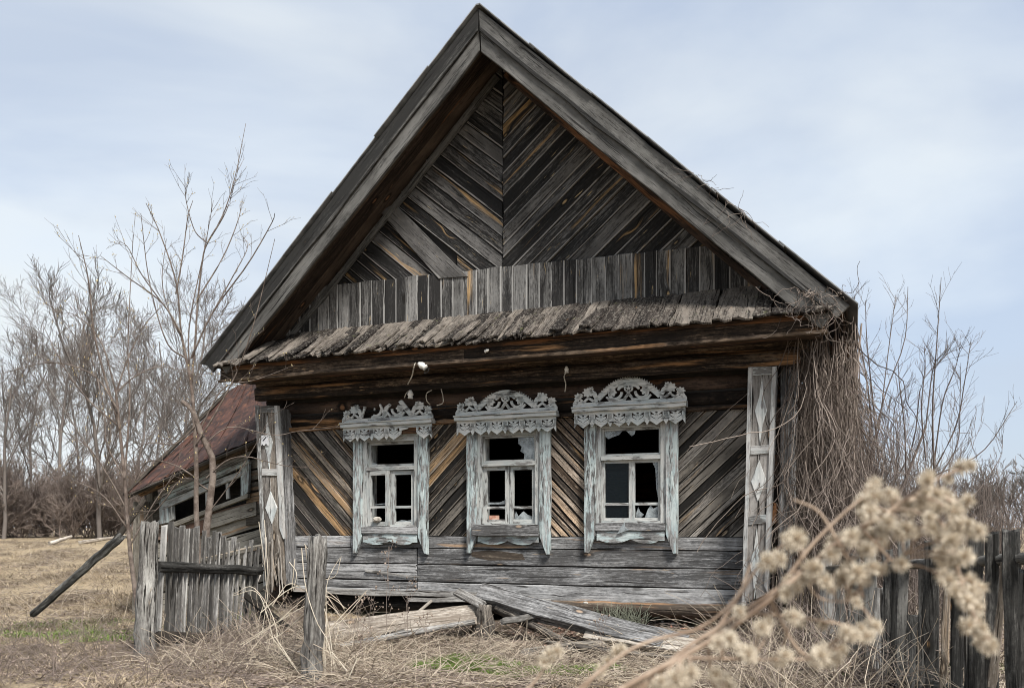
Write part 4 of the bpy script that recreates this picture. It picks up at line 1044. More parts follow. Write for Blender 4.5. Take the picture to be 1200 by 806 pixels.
fallen('fallen_board', 'short crosswise plank on the slanting beam near the stump', D(590, 728, 8.5), D(660, 716, 8.6), .07, .025, 'grey', seg=4, ragged=.03)
fallen('fallen_board', 'dark wet board half buried below the slanting beam', D(610, 765, 7.9), D(720, 752, 8.2), .09, .03, 'stump', seg=5, ragged=.04)
# stump
st = D(567, 738, 8.75); st.z = ghf(st.x, st.y) - .05
o = log('tree_stump', M['stump'], st, D(567, 708, 8.75), .12, .085, None, seg=6, sides=14, jit=.14, ragged=.03)
tag(o, 'low rotten stump where the fallen timbers meet', 'stump')
# rubble: stones and brick lumps near the opening
def lump(name, label, c, r, m, group=None, cat='stone'):
    bm = bmesh.new(); bmesh.ops.create_icosphere(bm, subdivisions=2, radius=1)
    s = Vector((random.uniform(.8, 1.3), random.uniform(.7, 1.1), random.uniform(.45, .8)))
    for v in bm.verts: v.co = Vector((v.co.x * s.x, v.co.y * s.y, v.co.z * s.z)) * r * random.uniform(.85, 1.1)
    me = bpy.data.meshes.new(name); bm.to_mesh(me); bm.free()
    o = obj(name, me, None, Matrix.Translation(c) @ Matrix.Rotation(random.random() * 6, 4, 'Z'), M[m]); tag(o, label, cat, group); return o
M['plaster'] = simple('plaster_lump', (.5, .47, .42), (.3, .27, .23), 14, .9, bump=.6)
lump('plaster_lump', 'pale lump of plaster on the rubble right of the narrow board', D(678, 727, 8.9), .06, 'plaster', cat='rubble')
lump('plaster_lump', 'small pale lump on the sill log under the right window', D(686, 706, 8.95), .03, 'plaster', cat='rubble')
for k in range(46):
    px = random.uniform(640, 850); py = random.uniform(728, 745); p = ground_pt(px, py)
    lump('brick_fragment', 'small brick or clay fragment in the rubble below the dark opening', p + Vector((0, 0, .01)), random.uniform(.012, .032), random.choice(['brick', 'plaster', 'rot']), 'brick and clay fragments in the rubble', 'brick')
# things on window sills
o = hb('brick', M['brick'], 0, .11, 0, .05, 0, .05); o.parent = None
o.matrix_world = Matrix.Translation(H2W((-.16, -.03, 1.305))) @ Matrix.Rotation(-TH + .2, 4, 'Z'); tag(o, 'reddish brick piece lying inside the middle window sill', 'brick')
o = lump('rag', 'crumpled pale rag on the left sash of the leftmost window', H2W((-1.56, -.10, 1.315)), .045, 'plaster', cat='rag')

# ------------------------------------------------------------------ vegetation
def rand_perp(d):
    v = Vector((random.gauss(0, 1), random.gauss(0, 1), random.gauss(0, 1))); v = v - d * v.dot(d); return v.normalized()
def grow(lines, p, d, ln, r, lvl, maxl, nch, spread, up=.15, wob=.12, shrink=.55, r_min=.003, n=6, start=.25, rs=.6):
    pts = [p.copy()]; dd = d.normalized(); seg = ln / (n - 1)
    for i in range(n - 1):
        dd = (dd + rand_perp(dd) * wob * random.random() + Vector((0, 0, up * .3))).normalized(); pts.append(pts[-1] + dd * seg)
    rr = [max(r_min * .5, lerp(r, max(r * .3, r_min * .6), i / (n - 1))) for i in range(n)]
    lines.append((pts, rr))
    if lvl >= maxl: return
    k = nch[lvl] if lvl < len(nch) else nch[-1]
    k = max(1, int(k * random.uniform(.7, 1.3)))
    for i in range(k):
        t = lerp(start, .97, (i + random.random()) / k); f = t * (n - 1); a = min(int(f), n - 2); q = pts[a].lerp(pts[a + 1], f - a)
        base = (pts[a + 1] - pts[a]).normalized(); sp_ = spread * random.uniform(.6, 1.3)
        nd = (base * math.cos(sp_) + rand_perp(base) * math.sin(sp_) + Vector((0, 0, up))).normalized()
        grow(lines, q, nd, ln * shrink * random.uniform(.65, 1.15) * (1.15 - .5 * t), max(r_min, lerp(rr[a], rr[a + 1], f - a) * rs), lvl + 1, maxl, nch, spread, up, wob * 1.1, shrink, r_min, max(4, n - 1), .15, rs)
def tree(name, label, cat, base, h, r, nch, maxl, mat, spread=.7, group=None, up=.2, wob=.2, d=(0, 0, 1), r_min=.006, shrink=.55, multi=1, mspread=.2, start=.25):
    root = empty(name, base); tag(root, label, cat, group)
    tr, tw = [], []
    for k in range(multi):
        lines = []; dv = Vector(d) + Vector((random.gauss(0, mspread), random.gauss(0, mspread), 0)) if multi > 1 else Vector(d)
        grow(lines, Vector((random.gauss(0, .06) * multi * .3, random.gauss(0, .06) * multi * .3, -.1)), dv, h * (random.uniform(.7, 1) if multi > 1 else 1), r, 0, maxl, nch, spread, up, wob, shrink, r_min, 8, start)
        tr.append(lines[0]); tw += lines[1:]
    tubes('trunk', tr, M[mat], root, 6); 
    if tw: tubes('crown', tw, M[mat], root, 3)
    return root
# background trees on the left
gz = lambda x, y: ghf(x, y)
def gp(px, dist):
    x = (px - 600) / FPX * dist; return Vector((x, dist, ghf(x, dist) - .05))
GB = 'bare trees beyond the left field'
tree('bare_tree', 'dark leafless tree forking low just left of the shed roof', 'tree', gp(118, 26), 6.4, .075, [11, 11, 11], 3, 'barkfar', .62, GB, .25, .28, (-.10, 0, 1), .0075, .52, start=.12)
tree('bare_tree', 'leafless tree filling the gap behind the young tree', 'tree', gp(212, 29), 7.6, .075, [13, 12, 10], 3, 'barkfar', .75, GB, .2, .25, (.02, 0, 1), .008, .5, start=.15)
tree('bare_tree', 'leafless tree at the far left edge of the photo', 'tree', gp(5, 27), 5.0, .07, [10, 10, 9], 3, 'barkfar', .6, GB, .2, .25, (.0, 0, 1), .008, .5, start=.12)
tree('bare_tree', 'pale rounded leafless tree second from the left edge', 'tree', gp(66, 31), 8.2, .075, [13, 12, 11], 3, 'barkfar', .8, GB, .12, .25, (.03, 0, 1), .0085, .5, start=.15)
tree('bare_tree', 'leafless tree seen just over the rusty shed roof', 'tree', gp(268, 31), 6.8, .07, [12, 11, 10], 3, 'barkfar', .8, GB, .15, .25, (.05, 0, 1), .0085, .5, start=.15)
tree('bare_tree', 'slender leafless tree between the dark forked tree and the gap tree', 'tree', gp(160, 34), 7.6, .07, [12, 11, 10], 3, 'barkfar', .7, GB, .2, .25, (-.02, 0, 1), .009, .5, start=.15)
for px, dd, hh, lb in ((35, 36, 7.4, 'faint leafless tree between the edge tree and the pale rounded tree'), (95, 38, 9.0, 'faint tall leafless tree just right of the pale rounded tree'), (185, 38, 9.0, 'faint leafless tree seen through the young tree stems'), (238, 36, 8.2, 'faint leafless tree left of the roof corner')):
    tree('bare_tree', lb, 'tree', gp(px, dd), hh, .07, [13, 12, 11], 3, 'barkfar', .75, GB, .15, .25, (0, 0, 1), .009, .5, start=.12)
for k, (px, lb) in enumerate(((-15, 'brown thicket shrub cut by the left edge of the photo'), (22, 'brown thicket shrub below the tree at the far left edge'), (52, 'brown thicket shrub left of the pale rounded tree trunk'), (82, 'brown thicket shrub right of the pale rounded tree trunk'), (110, 'brown thicket shrub round the foot of the dark forked tree'), (138, 'brown thicket shrub directly left of the shed'), (172, 'brown thicket shrub hidden partly by the shed corner'), (205, 'brown thicket shrub behind the shed'))):
    tree('bare_shrub', lb, 'shrub', gp(px, 27.5 + (k % 3) * 1.6), 2.5, .02, [14, 9, 4], 3, 'brush', .75, 'thicket shrubs behind the left field', .14, .3, r_min=.0085, multi=10, mspread=.36, start=.04, shrink=.48)
# far thicket mass that closes the horizon
lines = []
for k in range(1500):
    x = random.uniform(-34, -9) if k < 950 else random.uniform(8, 40); y = random.uniform(34, 46)
    grow(lines, Vector((x, y, ghf(x, y) - .1)), Vector((random.gauss(0, .25), random.gauss(0, .25), 1)), random.uniform(1.4, 3.3), .02, 0, 1, [5], .6, .1, .25, .6, .013, 5)
tag(tubes('far_thicket', lines, M['brush']), 'far brown thicket along the horizon behind the field', 'thicket', kind='stuff')
# low far treeline silhouettes
lines = []
for k in range(900):
    x = random.uniform(-110, 110); y = random.uniform(90, 115); hgt = random.uniform(1.5, 4.5) * (1 + .5 * math.sin(x * .08))
    grow(lines, Vector((x, y, ghf(x, y) - .2)), Vector((random.gauss(0, .15), 0, 1)), hgt, .09, 0, 1, [6], .7, .1, .25, .55, .05, 5)
tag(tubes('distant_treeline', lines, M['brush']), 'distant low treeline on the horizon', 'treeline', kind='stuff')
# fallen white birch logs in the far field
for a, b, lb in ((92, 150, 'pale fallen birch trunk lying in the far left field'), (58, 84, 'short pale dead branch left of the fallen birch trunk')):
    q = gp(a, 24); q2 = gp(b, 24.6); q.z += .12; q2.z += .28
    o = log('birch_log', M['pale'], q, q2, .06, .035, None, jit=.1); tag(o, lb, 'log')

# young tree in front of the shed, drawn stem by stem
def stemline(pix, d, r0, r1, n=14, dd=0.0):
    pts = smooth_line([D(a, b, d + dd * i) for i, (a, b) in enumerate(pix)], n)
    return (pts, [lerp(r0, r1, i / (n - 1)) for i in range(n)])
def twigs_on(line, out, buds, k, ln, r=.003, t0=.2, spread=.75):
    pts, rr = line; n = len(pts)
    for i in range(k):
        t = random.uniform(t0, .98) * (n - 1); a = min(int(t), n - 2); q = pts[a].lerp(pts[a + 1], t - a)
        base = (pts[a + 1] - pts[a]).normalized(); nd = (base * math.cos(spread) + rand_perp(base) * math.sin(spread) + Vector((0, 0, .15))).normalized()
        sub = []; grow(sub, q, nd, ln * random.uniform(.5, 1.2), r, 0, 1, [3], .6, .12, .18, .5, .0018, 6); out += sub
        if buds is not None:
            for s in sub:
                for _ in range(2):
                    j = random.randrange(1, len(s[0])); buds.append(s[0][j] + Vector((0, 0, .004)))
def budmesh(name, pts, r, m, parent):
    V, Fa = [], []
    for p in pts:
        b = len(V); rr = r * random.uniform(.6, 1.4)
        for d in ((1, 0, 0), (0, 1, 0), (-1, 0, 0), (0, -1, 0), (0, 0, 1.6), (0, 0, -1.3)): V.append((p[0] + d[0] * rr, p[1] + d[1] * rr, p[2] + d[2] * rr))
        for f in ((0, 1, 4), (1, 2, 4), (2, 3, 4), (3, 0, 4), (1, 0, 5), (2, 1, 5), (3, 2, 5), (0, 3, 5)): Fa.append(tuple(b + q for q in f))
    o = obj(name, mesh(name, V, Fa), parent, None, m); o['kind'] = 'stuff'; return o
def drawn_tree(name, label, cat, base, main, subs, d, tw=8, twl=.35, mat='bark', bud=True, group=None):
    root = empty(name, (0, 0, 0)); tag(root, label, cat, group)
    T, S, W, Bd = [], [], [], []
    for pix, r0, r1 in main: T.append(stemline(pix, d, r0, r1, 16, 0))
    for pix, r0, r1 in subs: S.append(stemline(pix, d + random.uniform(-.05, .05), r0, r1, 14, random.uniform(-.12, .12)))
    for l in S: twigs_on(l, W, Bd, tw, twl)
    for l in T: twigs_on(l, W, Bd, tw, twl, t0=.45)
    tubes('trunk', T, M[mat], root, 8); tubes('branch', S, M[mat], root, 5); tubes('twigs', W, M[mat], root, 3)['kind'] = 'stuff'
    if bud and Bd: budmesh('buds', random.sample(Bd, min(260, len(Bd))), .0055, M['bud'], root)
    # put the root at the base of the trunk
    b = T[0][0][0]; 
    for ch in root.children: ch.location = -b
    root.location = b
    return root
drawn_tree('young_tree', 'young leafless tree with two pale stems rising before the rusty shed roof', 'tree', None,
    [([(242, 745), (240, 680), (242, 620), (250, 545), (236, 510), (226, 482), (213, 470)], .050, .022),
     ([(236, 742), (234, 670), (230, 600), (230, 545), (228, 500), (224, 450), (212, 390)], .036, .014)],
    [([(224, 450), (228, 410), (232, 350), (238, 300), (243, 285)], .014, .007), ([(243, 285), (262, 250), (276, 205), (288, 145)], .009, .0025),
     ([(243, 285), (266, 245), (280, 195)], .007, .0025), ([(243, 285), (228, 270), (218, 235), (217, 215)], .007, .0025),
     ([(212, 390), (206, 330), (186, 270), (171, 238)], .012, .003), ([(206, 345), (214, 300), (220, 255), (226, 235)], .009, .003),
     ([(212, 390), (190, 355), (150, 325), (118, 300)], .012, .003), ([(190, 355), (165, 320), (150, 290), (137, 282)], .008, .002),
     ([(224, 420), (250, 365), (290, 310), (318, 262), (322, 250)], .011, .003), ([(250, 365), (275, 320), (290, 290), (283, 275)], .008, .002),
     ([(232, 350), (262, 300), (280, 255), (281, 240)], .009, .0025), ([(222, 440), (222, 380), (240, 290), (250, 235)], .010, .0025),
     ([(230, 520), (255, 480), (280, 430), (300, 370), (322, 280)], .012, .003), ([(242, 560), (265, 540), (290, 535), (330, 545), (372, 548)], .010, .002),
     ([(240, 520), (270, 500), (320, 510), (350, 505), (400, 500)], .008, .002), ([(236, 500), (262, 455), (300, 445), (345, 428)], .009, .002),
     ([(245, 600), (275, 560), (300, 520), (320, 480)], .008, .002), ([(230, 560), (205, 545), (175, 540), (160, 560), (150, 590)], .010, .003),
     ([(228, 500), (205, 520), (170, 520), (140, 545)], .010, .002), ([(246, 575), (215, 560), (190, 590), (160, 620)], .010, .004),
     ([(218, 420), (195, 400), (175, 330), (165, 250)], .011, .003), ([(215, 400), (200, 370), (190, 330), (195, 280)], .009, .0025)],
    9.3, 7, .28)
drawn_tree('young_tree', 'thin leafless sapling with long upright shoots left of the fence post', 'tree', None,
    [([(168, 760), (158, 690), (152, 640), (146, 560), (140, 500), (136, 460)], .027, .013)],
    [([(140, 500), (112, 400), (104, 330), (92, 276)], .014, .003), ([(146, 560), (152, 470), (150, 400), (156, 275)], .012, .003),
     ([(136, 460), (160, 440), (190, 430), (240, 440)], .010, .002), ([(138, 480), (110, 440), (60, 425), (0, 438)], .010, .003),
     ([(140, 500), (105, 470), (75, 430), (50, 380)], .011, .003), ([(136, 460), (118, 400), (90, 370), (60, 365)], .010, .002),
     ([(146, 560), (125, 520), (120, 470), (88, 345)], .010, .003), ([(150, 620), (120, 580), (80, 560)], .010, .002), ([(152, 640), (180, 590), (200, 560), (215, 520)], .009, .002),
     ([(136, 460), (150, 420), (170, 380), (200, 350)], .010, .002), ([(150, 600), (128, 560), (100, 520), (60, 500)], .010, .003)],
    8.7, 8, .4)

# tall shoots shrub right of the house
drawn_tree('shoot_shrub', 'tall leafless shrub with straight upright shoots right of the house', 'shrub', None,
    [([(1040, 800), (1035, 700), (1040, 620), (1062, 560), (1085, 500)], .030, .012), ([(1030, 800), (1020, 700), (1015, 620), (1030, 540)], .022, .010)],
    [([(1095, 560), (1093, 480), (1098, 400), (1103, 325)], .012, .003), ([(1085, 500), (1092, 440), (1097, 420)], .008, .004),
     ([(1020, 640), (1018, 560), (1035, 470), (1060, 400), (1064, 336)], .012, .003), ([(1022, 500), (1015, 440), (1002, 370), (1001, 345)], .010, .003),
     ([(1030, 540), (1022, 460), (1016, 400), (1014, 352)], .010, .003), ([(1018, 560), (1030, 500), (1040, 420), (1050, 345)], .010, .003),
     ([(1062, 560), (1060, 500), (1054, 450), (1053, 425)], .010, .003), ([(1085, 540), (1080, 480), (1084, 430), (1083, 405)], .009, .003),
     ([(1090, 560), (1120, 500), (1130, 450), (1138, 398)], .010, .003), ([(1100, 560), (1122, 520), (1125, 470), (1126, 425)], .009, .002),
     ([(1095, 540), (1105, 470), (1120, 430), (1126, 400)], .009, .002), ([(1040, 600), (1090, 560), (1150, 530), (1192, 470)], .012, .003),
     ([(1060, 620), (1130, 590), (1170, 540), (1175, 510)], .009, .002), ([(1015, 560), (1010, 500), (1020, 460)], .009, .002),
     ([(1040, 580), (1070, 520), (1080, 450), (1105, 420), (1115, 405)], .009, .002), ([(1000, 620), (1006, 540), (1008, 470), (1006, 400)], .010, .003),
     ([(1050, 640), (1100, 620), (1150, 615), (1195, 580)], .010, .003), ([(1030, 540), (1045, 500), (1065, 470)], .008, .002),
     ([(1020, 600), (1045, 540), (1048, 480), (1056, 455)], .008, .002), ([(1010, 640), (1000, 560), (992, 500), (990, 440)], .009, .002)],
    9.3, 14, .32, mat='shoot', bud=False)
# thickets near the right fence
for px, dd, hh, mu, lb in ((985, 8.9, 2.2, 16, 'twiggy shrub at the foot of the vines'), (1012, 9.8, 2.6, 18, 'brown twiggy shrub against the vine-covered wall'), (1048, 10.2, 2.3, 18, 'twiggy upright shrub round the foot of the tall shoots'), (1088, 10.6, 2.1, 16, 'twiggy shrub behind the seed heads'),
                           (1030, 8.6, 1.7, 18, 'dense twiggy shrub pressed against the right fence beside the vines'), (1075, 8.9, 1.6, 16, 'dense twiggy shrub tangled in the middle of the right fence'), (1130, 9.2, 1.35, 14, 'dense twiggy shrub leaning over the right fence end'),
                           (1160, 10.6, 1.9, 16, 'taller thin twiggy shrub rising over the right fence'), (1130, 11.2, 1.9, 16, 'low twiggy shrub behind the right fence'), (1178, 11.8, 1.3, 12, 'sparse twiggy shrub at the far right edge')):
    tree('bare_shrub', lb, 'shrub', gp(px, dd), hh, .010, [10, 7], 2, 'shoot', .45, 'twiggy shrubs right of the house', .35, .22, r_min=.0028, multi=mu, mspread=.17, start=.1, shrink=.45)
tree('bare_tree', 'small hazy tree far behind the right fence', 'tree', gp(1190, 30), 2.6, .05, [10, 8, 6], 3, 'barkfar', .7, None, .15, .25, r_min=.011, multi=3)
tree('bare_tree', 'lowest hazy tree far behind the twiggy shrub at right', 'tree', gp(1150, 36), 2.2, .05, [10, 8, 6], 3, 'barkfar', .7, None, .15, .25, r_min=.013, multi=3)

# climbing vine on the right corner: hanging stems between eave and ground
lines = []
def vine_curve(p, ln, r, drift=(0, 0, -1), wob=.16, n=14, curl=.35):
    pts = [p.copy()]; d = Vector(drift).normalized(); c = Vector((random.gauss(0, 1), random.gauss(0, 1), 0)) * curl
    for i in range(n - 1):
        d = (d + Vector((random.gauss(0, wob), random.gauss(0, wob), random.gauss(0, wob))) + c * .06 + Vector(drift) * .12).normalized()
        if random.random() < .15: c = Vector((random.gauss(0, 1), random.gauss(0, 1), 0)) * curl
        pts.append(pts[-1] + d * ln / (n - 1))
    return (pts, [r * lerp(1.0, .6, i / (n - 1)) for i in range(n)])
for k in range(1500):
    xx = random.uniform(XR + .10, 3.66); yy = random.uniform(-.45, 3.5); zz = random.uniform(1.2, 3.25) if random.random() < .6 else random.uniform(2.6, 3.2)
    p = Vector((xx, yy, zz)); ln = min(random.uniform(.5, 2.2), zz - .1)
    l = vine_curve(p, ln, random.uniform(.0025, .0065), (random.gauss(0, .08), random.gauss(0, .08), -1), random.uniform(.10, .30), 18, .6); lines.append(([H2W(q) for q in l[0]], l[1]))
for k in range(480):                           # thick tangle, lower right, spreading
    xx = random.uniform(XR + .0, 3.9); yy = random.uniform(-.6, .8); p = Vector((xx, yy, random.uniform(.2, 1.9)))
    l = vine_curve(p, random.uniform(.5, 1.4), random.uniform(.002, .005), (random.gauss(0, .4), random.gauss(0, .3), -1), .25); lines.append(([H2W(q) for q in l[0]], l[1]))
for k in range(14):                            # main stems
    xx = random.uniform(3.05, 3.5); yy = random.uniform(-.1, .8); l = vine_curve(Vector((xx, yy, -.1)), 3.3, random.uniform(.010, .018), (random.gauss(.01, .02), 0, 1), .035, 18, .1)
    lines.append(([H2W(q) for q in l[0]], l[1]))
for k in range(46):                            # tendrils caught on the corner of the pent roof
    p = F3(random.uniform(925, 985), random.uniform(335, 372), random.uniform(-.85, -.66)); l = vine_curve(p, random.uniform(.25, .6), .0035, (.1, -.1, -.7), .5, 14, 1.2)
    lines.append(([H2W(q) for q in l[0]], l[1]))
for k in range(22):                            # tendrils on the right slope
    p = F3(random.uniform(795, 850), 0, -.7); t = random.uniform(.60, .74); p = rk(1, t, -.02, YR - random.uniform(.04, .1))
    l = vine_curve(p, random.uniform(.12, .4), .0028, (random.gauss(0, .6), -.1, random.uniform(-.8, .5)), .35, 10, .9); lines.append(([H2W(q) for q in l[0]], l[1]))
root = empty('climbing_vine', H2W((3.2, 0, 0)))
tag(root, 'tangled bare climbing vine hanging from the right eave of the house', 'vine')
o = tubes('stems', lines, M['vine'], root, 3); o['kind'] = 'stuff'; o.location = -H2W((3.2, 0, 0))

# right picket fence
frt = empty('picket_fence', D(1080, 800, 6.0)); frt.location.z = 0
tag(frt, 'dark weathered picket fence at the right edge behind the seed heads', 'fence')
def rp(px, py, dd=0): 
    d = 1 / lerp(1 / 7.6, 1 / 4.7, (px - 960) / 240.0) + dd; return D(px, py, d) - frt.location
for px, top, wd, mm, ln in [(968, 655, 15, 'grey', 0), (985, 668, 14, 'darkfence', 1), (1001, 650, 15, 'darkfence', 2), (1020, 640, 16, 'darkfence', 0), (1040, 645, 15, 'darkfence', 1), (1058, 628, 14, 'darkfence', 3), (1074, 722, 21, 'darkfence', 0),
                            (1092, 636, 20, 'darkfence', 0), (1110, 650, 10, 'splinter', 8), (1122, 640, 18, 'darkfence', 0), (1142, 630, 21, 'darkfence', 0), (1150, 752, 20, 'darkfence', 1), (1163, 626, 17, 'darkfence', 2),
                            (1172, 662, 11, 'splinter', 16), (1187, 622, 23, 'darkfence', -6), (1212, 620, 22, 'darkfence', 0), (976, 690, 12, 'grey', -1), (1011, 676, 12, 'darkfence', 2), (1030, 690, 13, 'grey', -2), (1049, 662, 12, 'darkfence', 1), (1083, 668, 12, 'darkfence', 2), (1132, 660, 11, 'grey', -3), (1200, 668, 12, 'darkfence', 2)]:
    d = rp(px, top).y + frt.location.y; zb_ = rp(px, 900); b = rp(px - ln, top); b.z = .0 + (-.05)
    t = rp(px + ln * .3, top); beam('picket', M[mm], b, t, wd * .82 / FPX * d, .022, nrm=(-.5, -1, 0), parent=frt, seg=5, jit=.005, ragged=.02)
log('rail', M['darkfence'], rp(950, 668, .06), rp(1225, 652, .06), .035, .035, frt, seg=5)
log('rail', M['darkfence'], rp(950, 770, .06), rp(1225, 830, .06), .035, .035, frt, seg=5)
# small boards leaning at the corner of the house
fallen('leaning_board', 'short pale board stub leaning by the right pilaster foot', D(915, 690, 8.3), D(917, 652, 8.35), .045, .02, 'grey', nrm=(0, -1, 0), seg=3, ragged=.01)
fallen('leaning_board', 'second pale board stub right of the one by the pilaster foot', D(926, 694, 8.3), D(928, 655, 8.35), .05, .02, 'grey', nrm=(0, -1, 0), seg=3, ragged=.01)

# ---- ground cover (nobody could count it)
def blades(name, n, area, hgt, wd, lie, m, label, cat, nseg=2, seed=1, zoff=0.0, dens=None):
    rg = np.random.RandomState(seed); P = area(rg, n); n = len(P); X, Y = P[:, 0], P[:, 1]
    Z = gh(X, Y) + zoff; a = rg.uniform(0, 2 * PI, n); h = hgt * rg.uniform(.5, 1.4, n); l = np.clip(rg.normal(lie, .25, n), .05, 1.45)
    dx, dy = np.cos(a) * np.sin(l), np.sin(a) * np.sin(l); dz = np.cos(l)
    px_, py_ = -np.sin(a + rg.normal(0, .6, n)), np.cos(a + rg.normal(0, .6, n)); w0 = wd * rg.uniform(.6, 1.4, n)
    V = []
    for i in range(nseg + 1):
        t = i / nseg; bend = t * t * .35 * h; ww = w0 * (1 - t * .85) / 2
        cx, cy, cz = X + dx * h * t + dx * bend, Y + dy * h * t + dy * bend, Z + dz * h * t * (1 - .25 * t) + .004 + .015 * np.sin(PI * t)
        V.append(np.stack([cx - px_ * ww, cy - py_ * ww, cz], -1)); V.append(np.stack([cx + px_ * ww, cy + py_ * ww, cz], -1))
    V = np.stack(V, 1).reshape(-1, 3); k = 2 * (nseg + 1); b = np.arange(n) * k
    Q = np.concatenate([np.stack([b + 2 * i, b + 2 * i + 1, b + 2 * i + 3, b + 2 * i + 2], -1) for i in range(nseg)])
    return tag(obj(name, mesh_np(name, V, Q, False), None, None, m), label, cat, kind='stuff')
def inhouse(X, Y):
    lx = (X - OX) * CT - (Y - OY) * ST; ly = (X - OX) * ST + (Y - OY) * CT
    return (lx > -3.3) & (lx < 3.2) & (ly > -.02)
def screen_area(px0, px1, d0, d1, clump=0.0):
    def f(rg, n):
        d = 1 / rg.uniform(1 / d1, 1 / d0, n); X = (rg.uniform(px0, px1, n) - 600) / FPX * d
        if clump:
            k = vnoise(X * clump, d * clump) * .6 + vnoise(X * clump * 3, d * clump * 3) * .4; s = rg.uniform(0, 1, n) < np.clip((k - .38) * 4, 0.04, 1); X, d = X[s], d[s]
        s = ~inhouse(X, d); return np.stack([X[s], d[s]], -1)
    return f
def ell(cx, cy, rx, ry):
    def f(rg, n):
        r = np.sqrt(rg.uniform(0, 1, n)); a = rg.uniform(0, 2 * PI, n); X, Y = cx + rx * r * np.cos(a), cy + ry * r * np.sin(a)
        k = vnoise(X * 5, Y * 5) ; s = (rg.uniform(0, 1, n) < np.clip((k - .3) * 3, 0, 1)) & ~inhouse(X, Y); return np.stack([X[s], Y[s]], -1)
    return f
blades('dry_grass', 60000, screen_area(-60, 1260, 5.0, 11, 1.3), .13, .005, 1.15, M['dry'], 'matted dry tan grass covering the ground in front of the house', 'grass', seed=2)
blades('field_grass', 80000, screen_area(-120, 330, 10, 26, .6), .16, .007, 1.1, M['dry'], 'flattened dry grass across the left field', 'grass', seed=3)
blades('green_grass', 9000, ell(-.45, 7.40, .42, .30), .07, .006, .6, M['green'], 'bright green grass tuft patch in the centre foreground', 'grass', seed=4)
blades('green_grass', 16000, ell(-4.9, 10.0, 2.2, 1.0), .07, .009, .8, M['green'], 'mossy green patch in the left field near the leaning pole', 'grass', seed=5)
blades('green_grass', 4000, ell(.35, 7.15, .6, .3), .07, .006, .6, M['green'], 'thin green grass at the bottom edge right of the centre tuft', 'grass', seed=44)
blades('green_grass', 2500, ell(3.6, 7.0, 1.0, .5), .08, .007, .5, M['green'], 'green grass patch beneath the dry stalks at right', 'grass', seed=6)
blades('leaf_litter', 26000, screen_area(180, 1000, 6.0, 10.2, .0), .035, .022, 1.3, M['litter'], 'brown leaf litter and bark bits strewn before the facade', 'litter', nseg=1, seed=7)
blades('leaf_litter', 14000, screen_area(-60, 330, 6.0, 13, .8), .05, .025, 1.3, M['litter'], 'brown leaf litter scattered over the left field', 'litter', nseg=1, seed=8)
blades('leaf_litter', 7000, screen_area(600, 900, 8.3, 9.4, .0), .04, .02, 1.3, simple('clay_chips', (.16, .08, .055), (.45, .33, .26), 3, .9, island=True), 'reddish chips and crumbs on the bank under the sill', 'litter', nseg=1, seed=18)

def straw(name, n, pxr, pyr, ln, r, m, label, up=(.1, .8), seed=1, arch=.35):
    random.seed(seed); lines = []
    for k in range(n):
        p = ground_pt(random.uniform(*pxr), random.uniform(*pyr))
        a = random.uniform(0, 2 * PI); e = random.uniform(*up); L_ = ln * random.uniform(.4, 1.3)
        d = Vector((math.cos(a) * math.cos(e), math.sin(a) * math.cos(e), math.sin(e))); pts = [p - Vector((0, 0, .02))]; nn = 7
        for i in range(nn - 1):
            d = (d + Vector((random.gauss(0, .10), random.gauss(0, .10), -arch * .35 + random.gauss(0, .05)))).normalized(); q = pts[-1] + d * L_ / nn
            g = ghf(q.x, q.y) + .004
            if q.z < g: q.z = g + random.uniform(0, .01)
            pts.append(q)
        lines.append((pts, [r * random.uniform(.7, 1.2) * lerp(1, .6, i / (nn - 1)) for i in range(nn)]))
    return tag(tubes(name, lines, m), label, 'dry stalks', kind='stuff')
straw('dead_stalks', 1900, (330, 640), (752, 803), .45, .0036, M['straw'], 'tangled pale dead stalks between the free-standing post and the stump', (.1, 1.0), 11)
straw('dead_stalks', 1500, (600, 880), (755, 803), .45, .0036, M['straw'], 'tangled dead stalks below the long slanting beam', (.1, .9), 12)
straw('dead_stalks', 1300, (180, 420), (730, 790), .55, .0034, M['straw'], 'tangled dead stalks at the foot of the left fence', (.2, 1.2), 13)
straw('dead_stalks', 1500, (840, 1200), (735, 860), .8, .0034, M['straw'], 'tangled dead stalks along the foot of the right fence', (.3, 1.3), 14)
straw('dead_stalks', 900, (-20, 330), (640, 745), .5, .0035, M['straw'], 'pale dead weed stems standing across the left field', (.3, 1.2), 17)
straw('dark_twigs', 500, (-20, 260), (648, 745), .5, .005, M['brush'], 'dark dead brush littering the left field', (.1, .8), 19)
straw('dark_twigs', 2200, (200, 900), (728, 806), .45, .004, M['brush'], 'dark dead twigs littering the soil before the facade', (.05, .5), 16)
straw('dark_twigs', 1500, (185, 350), (722, 775), .5, .0035, M['brush'], 'dark brown brambles at the foot of the left fence', (.1, 1.0), 25)
straw('dark_twigs', 1200, (880, 1180), (735, 830), .9, .004, M['brush'], 'dark brown brambles along the right fence', (.3, 1.3), 26)
straw('dead_stalks', 1300, (-20, 300), (735, 803), .35, .003, M['brush'], 'dark dead weed stems in the lower left corner', (.3, 1.3), 15)

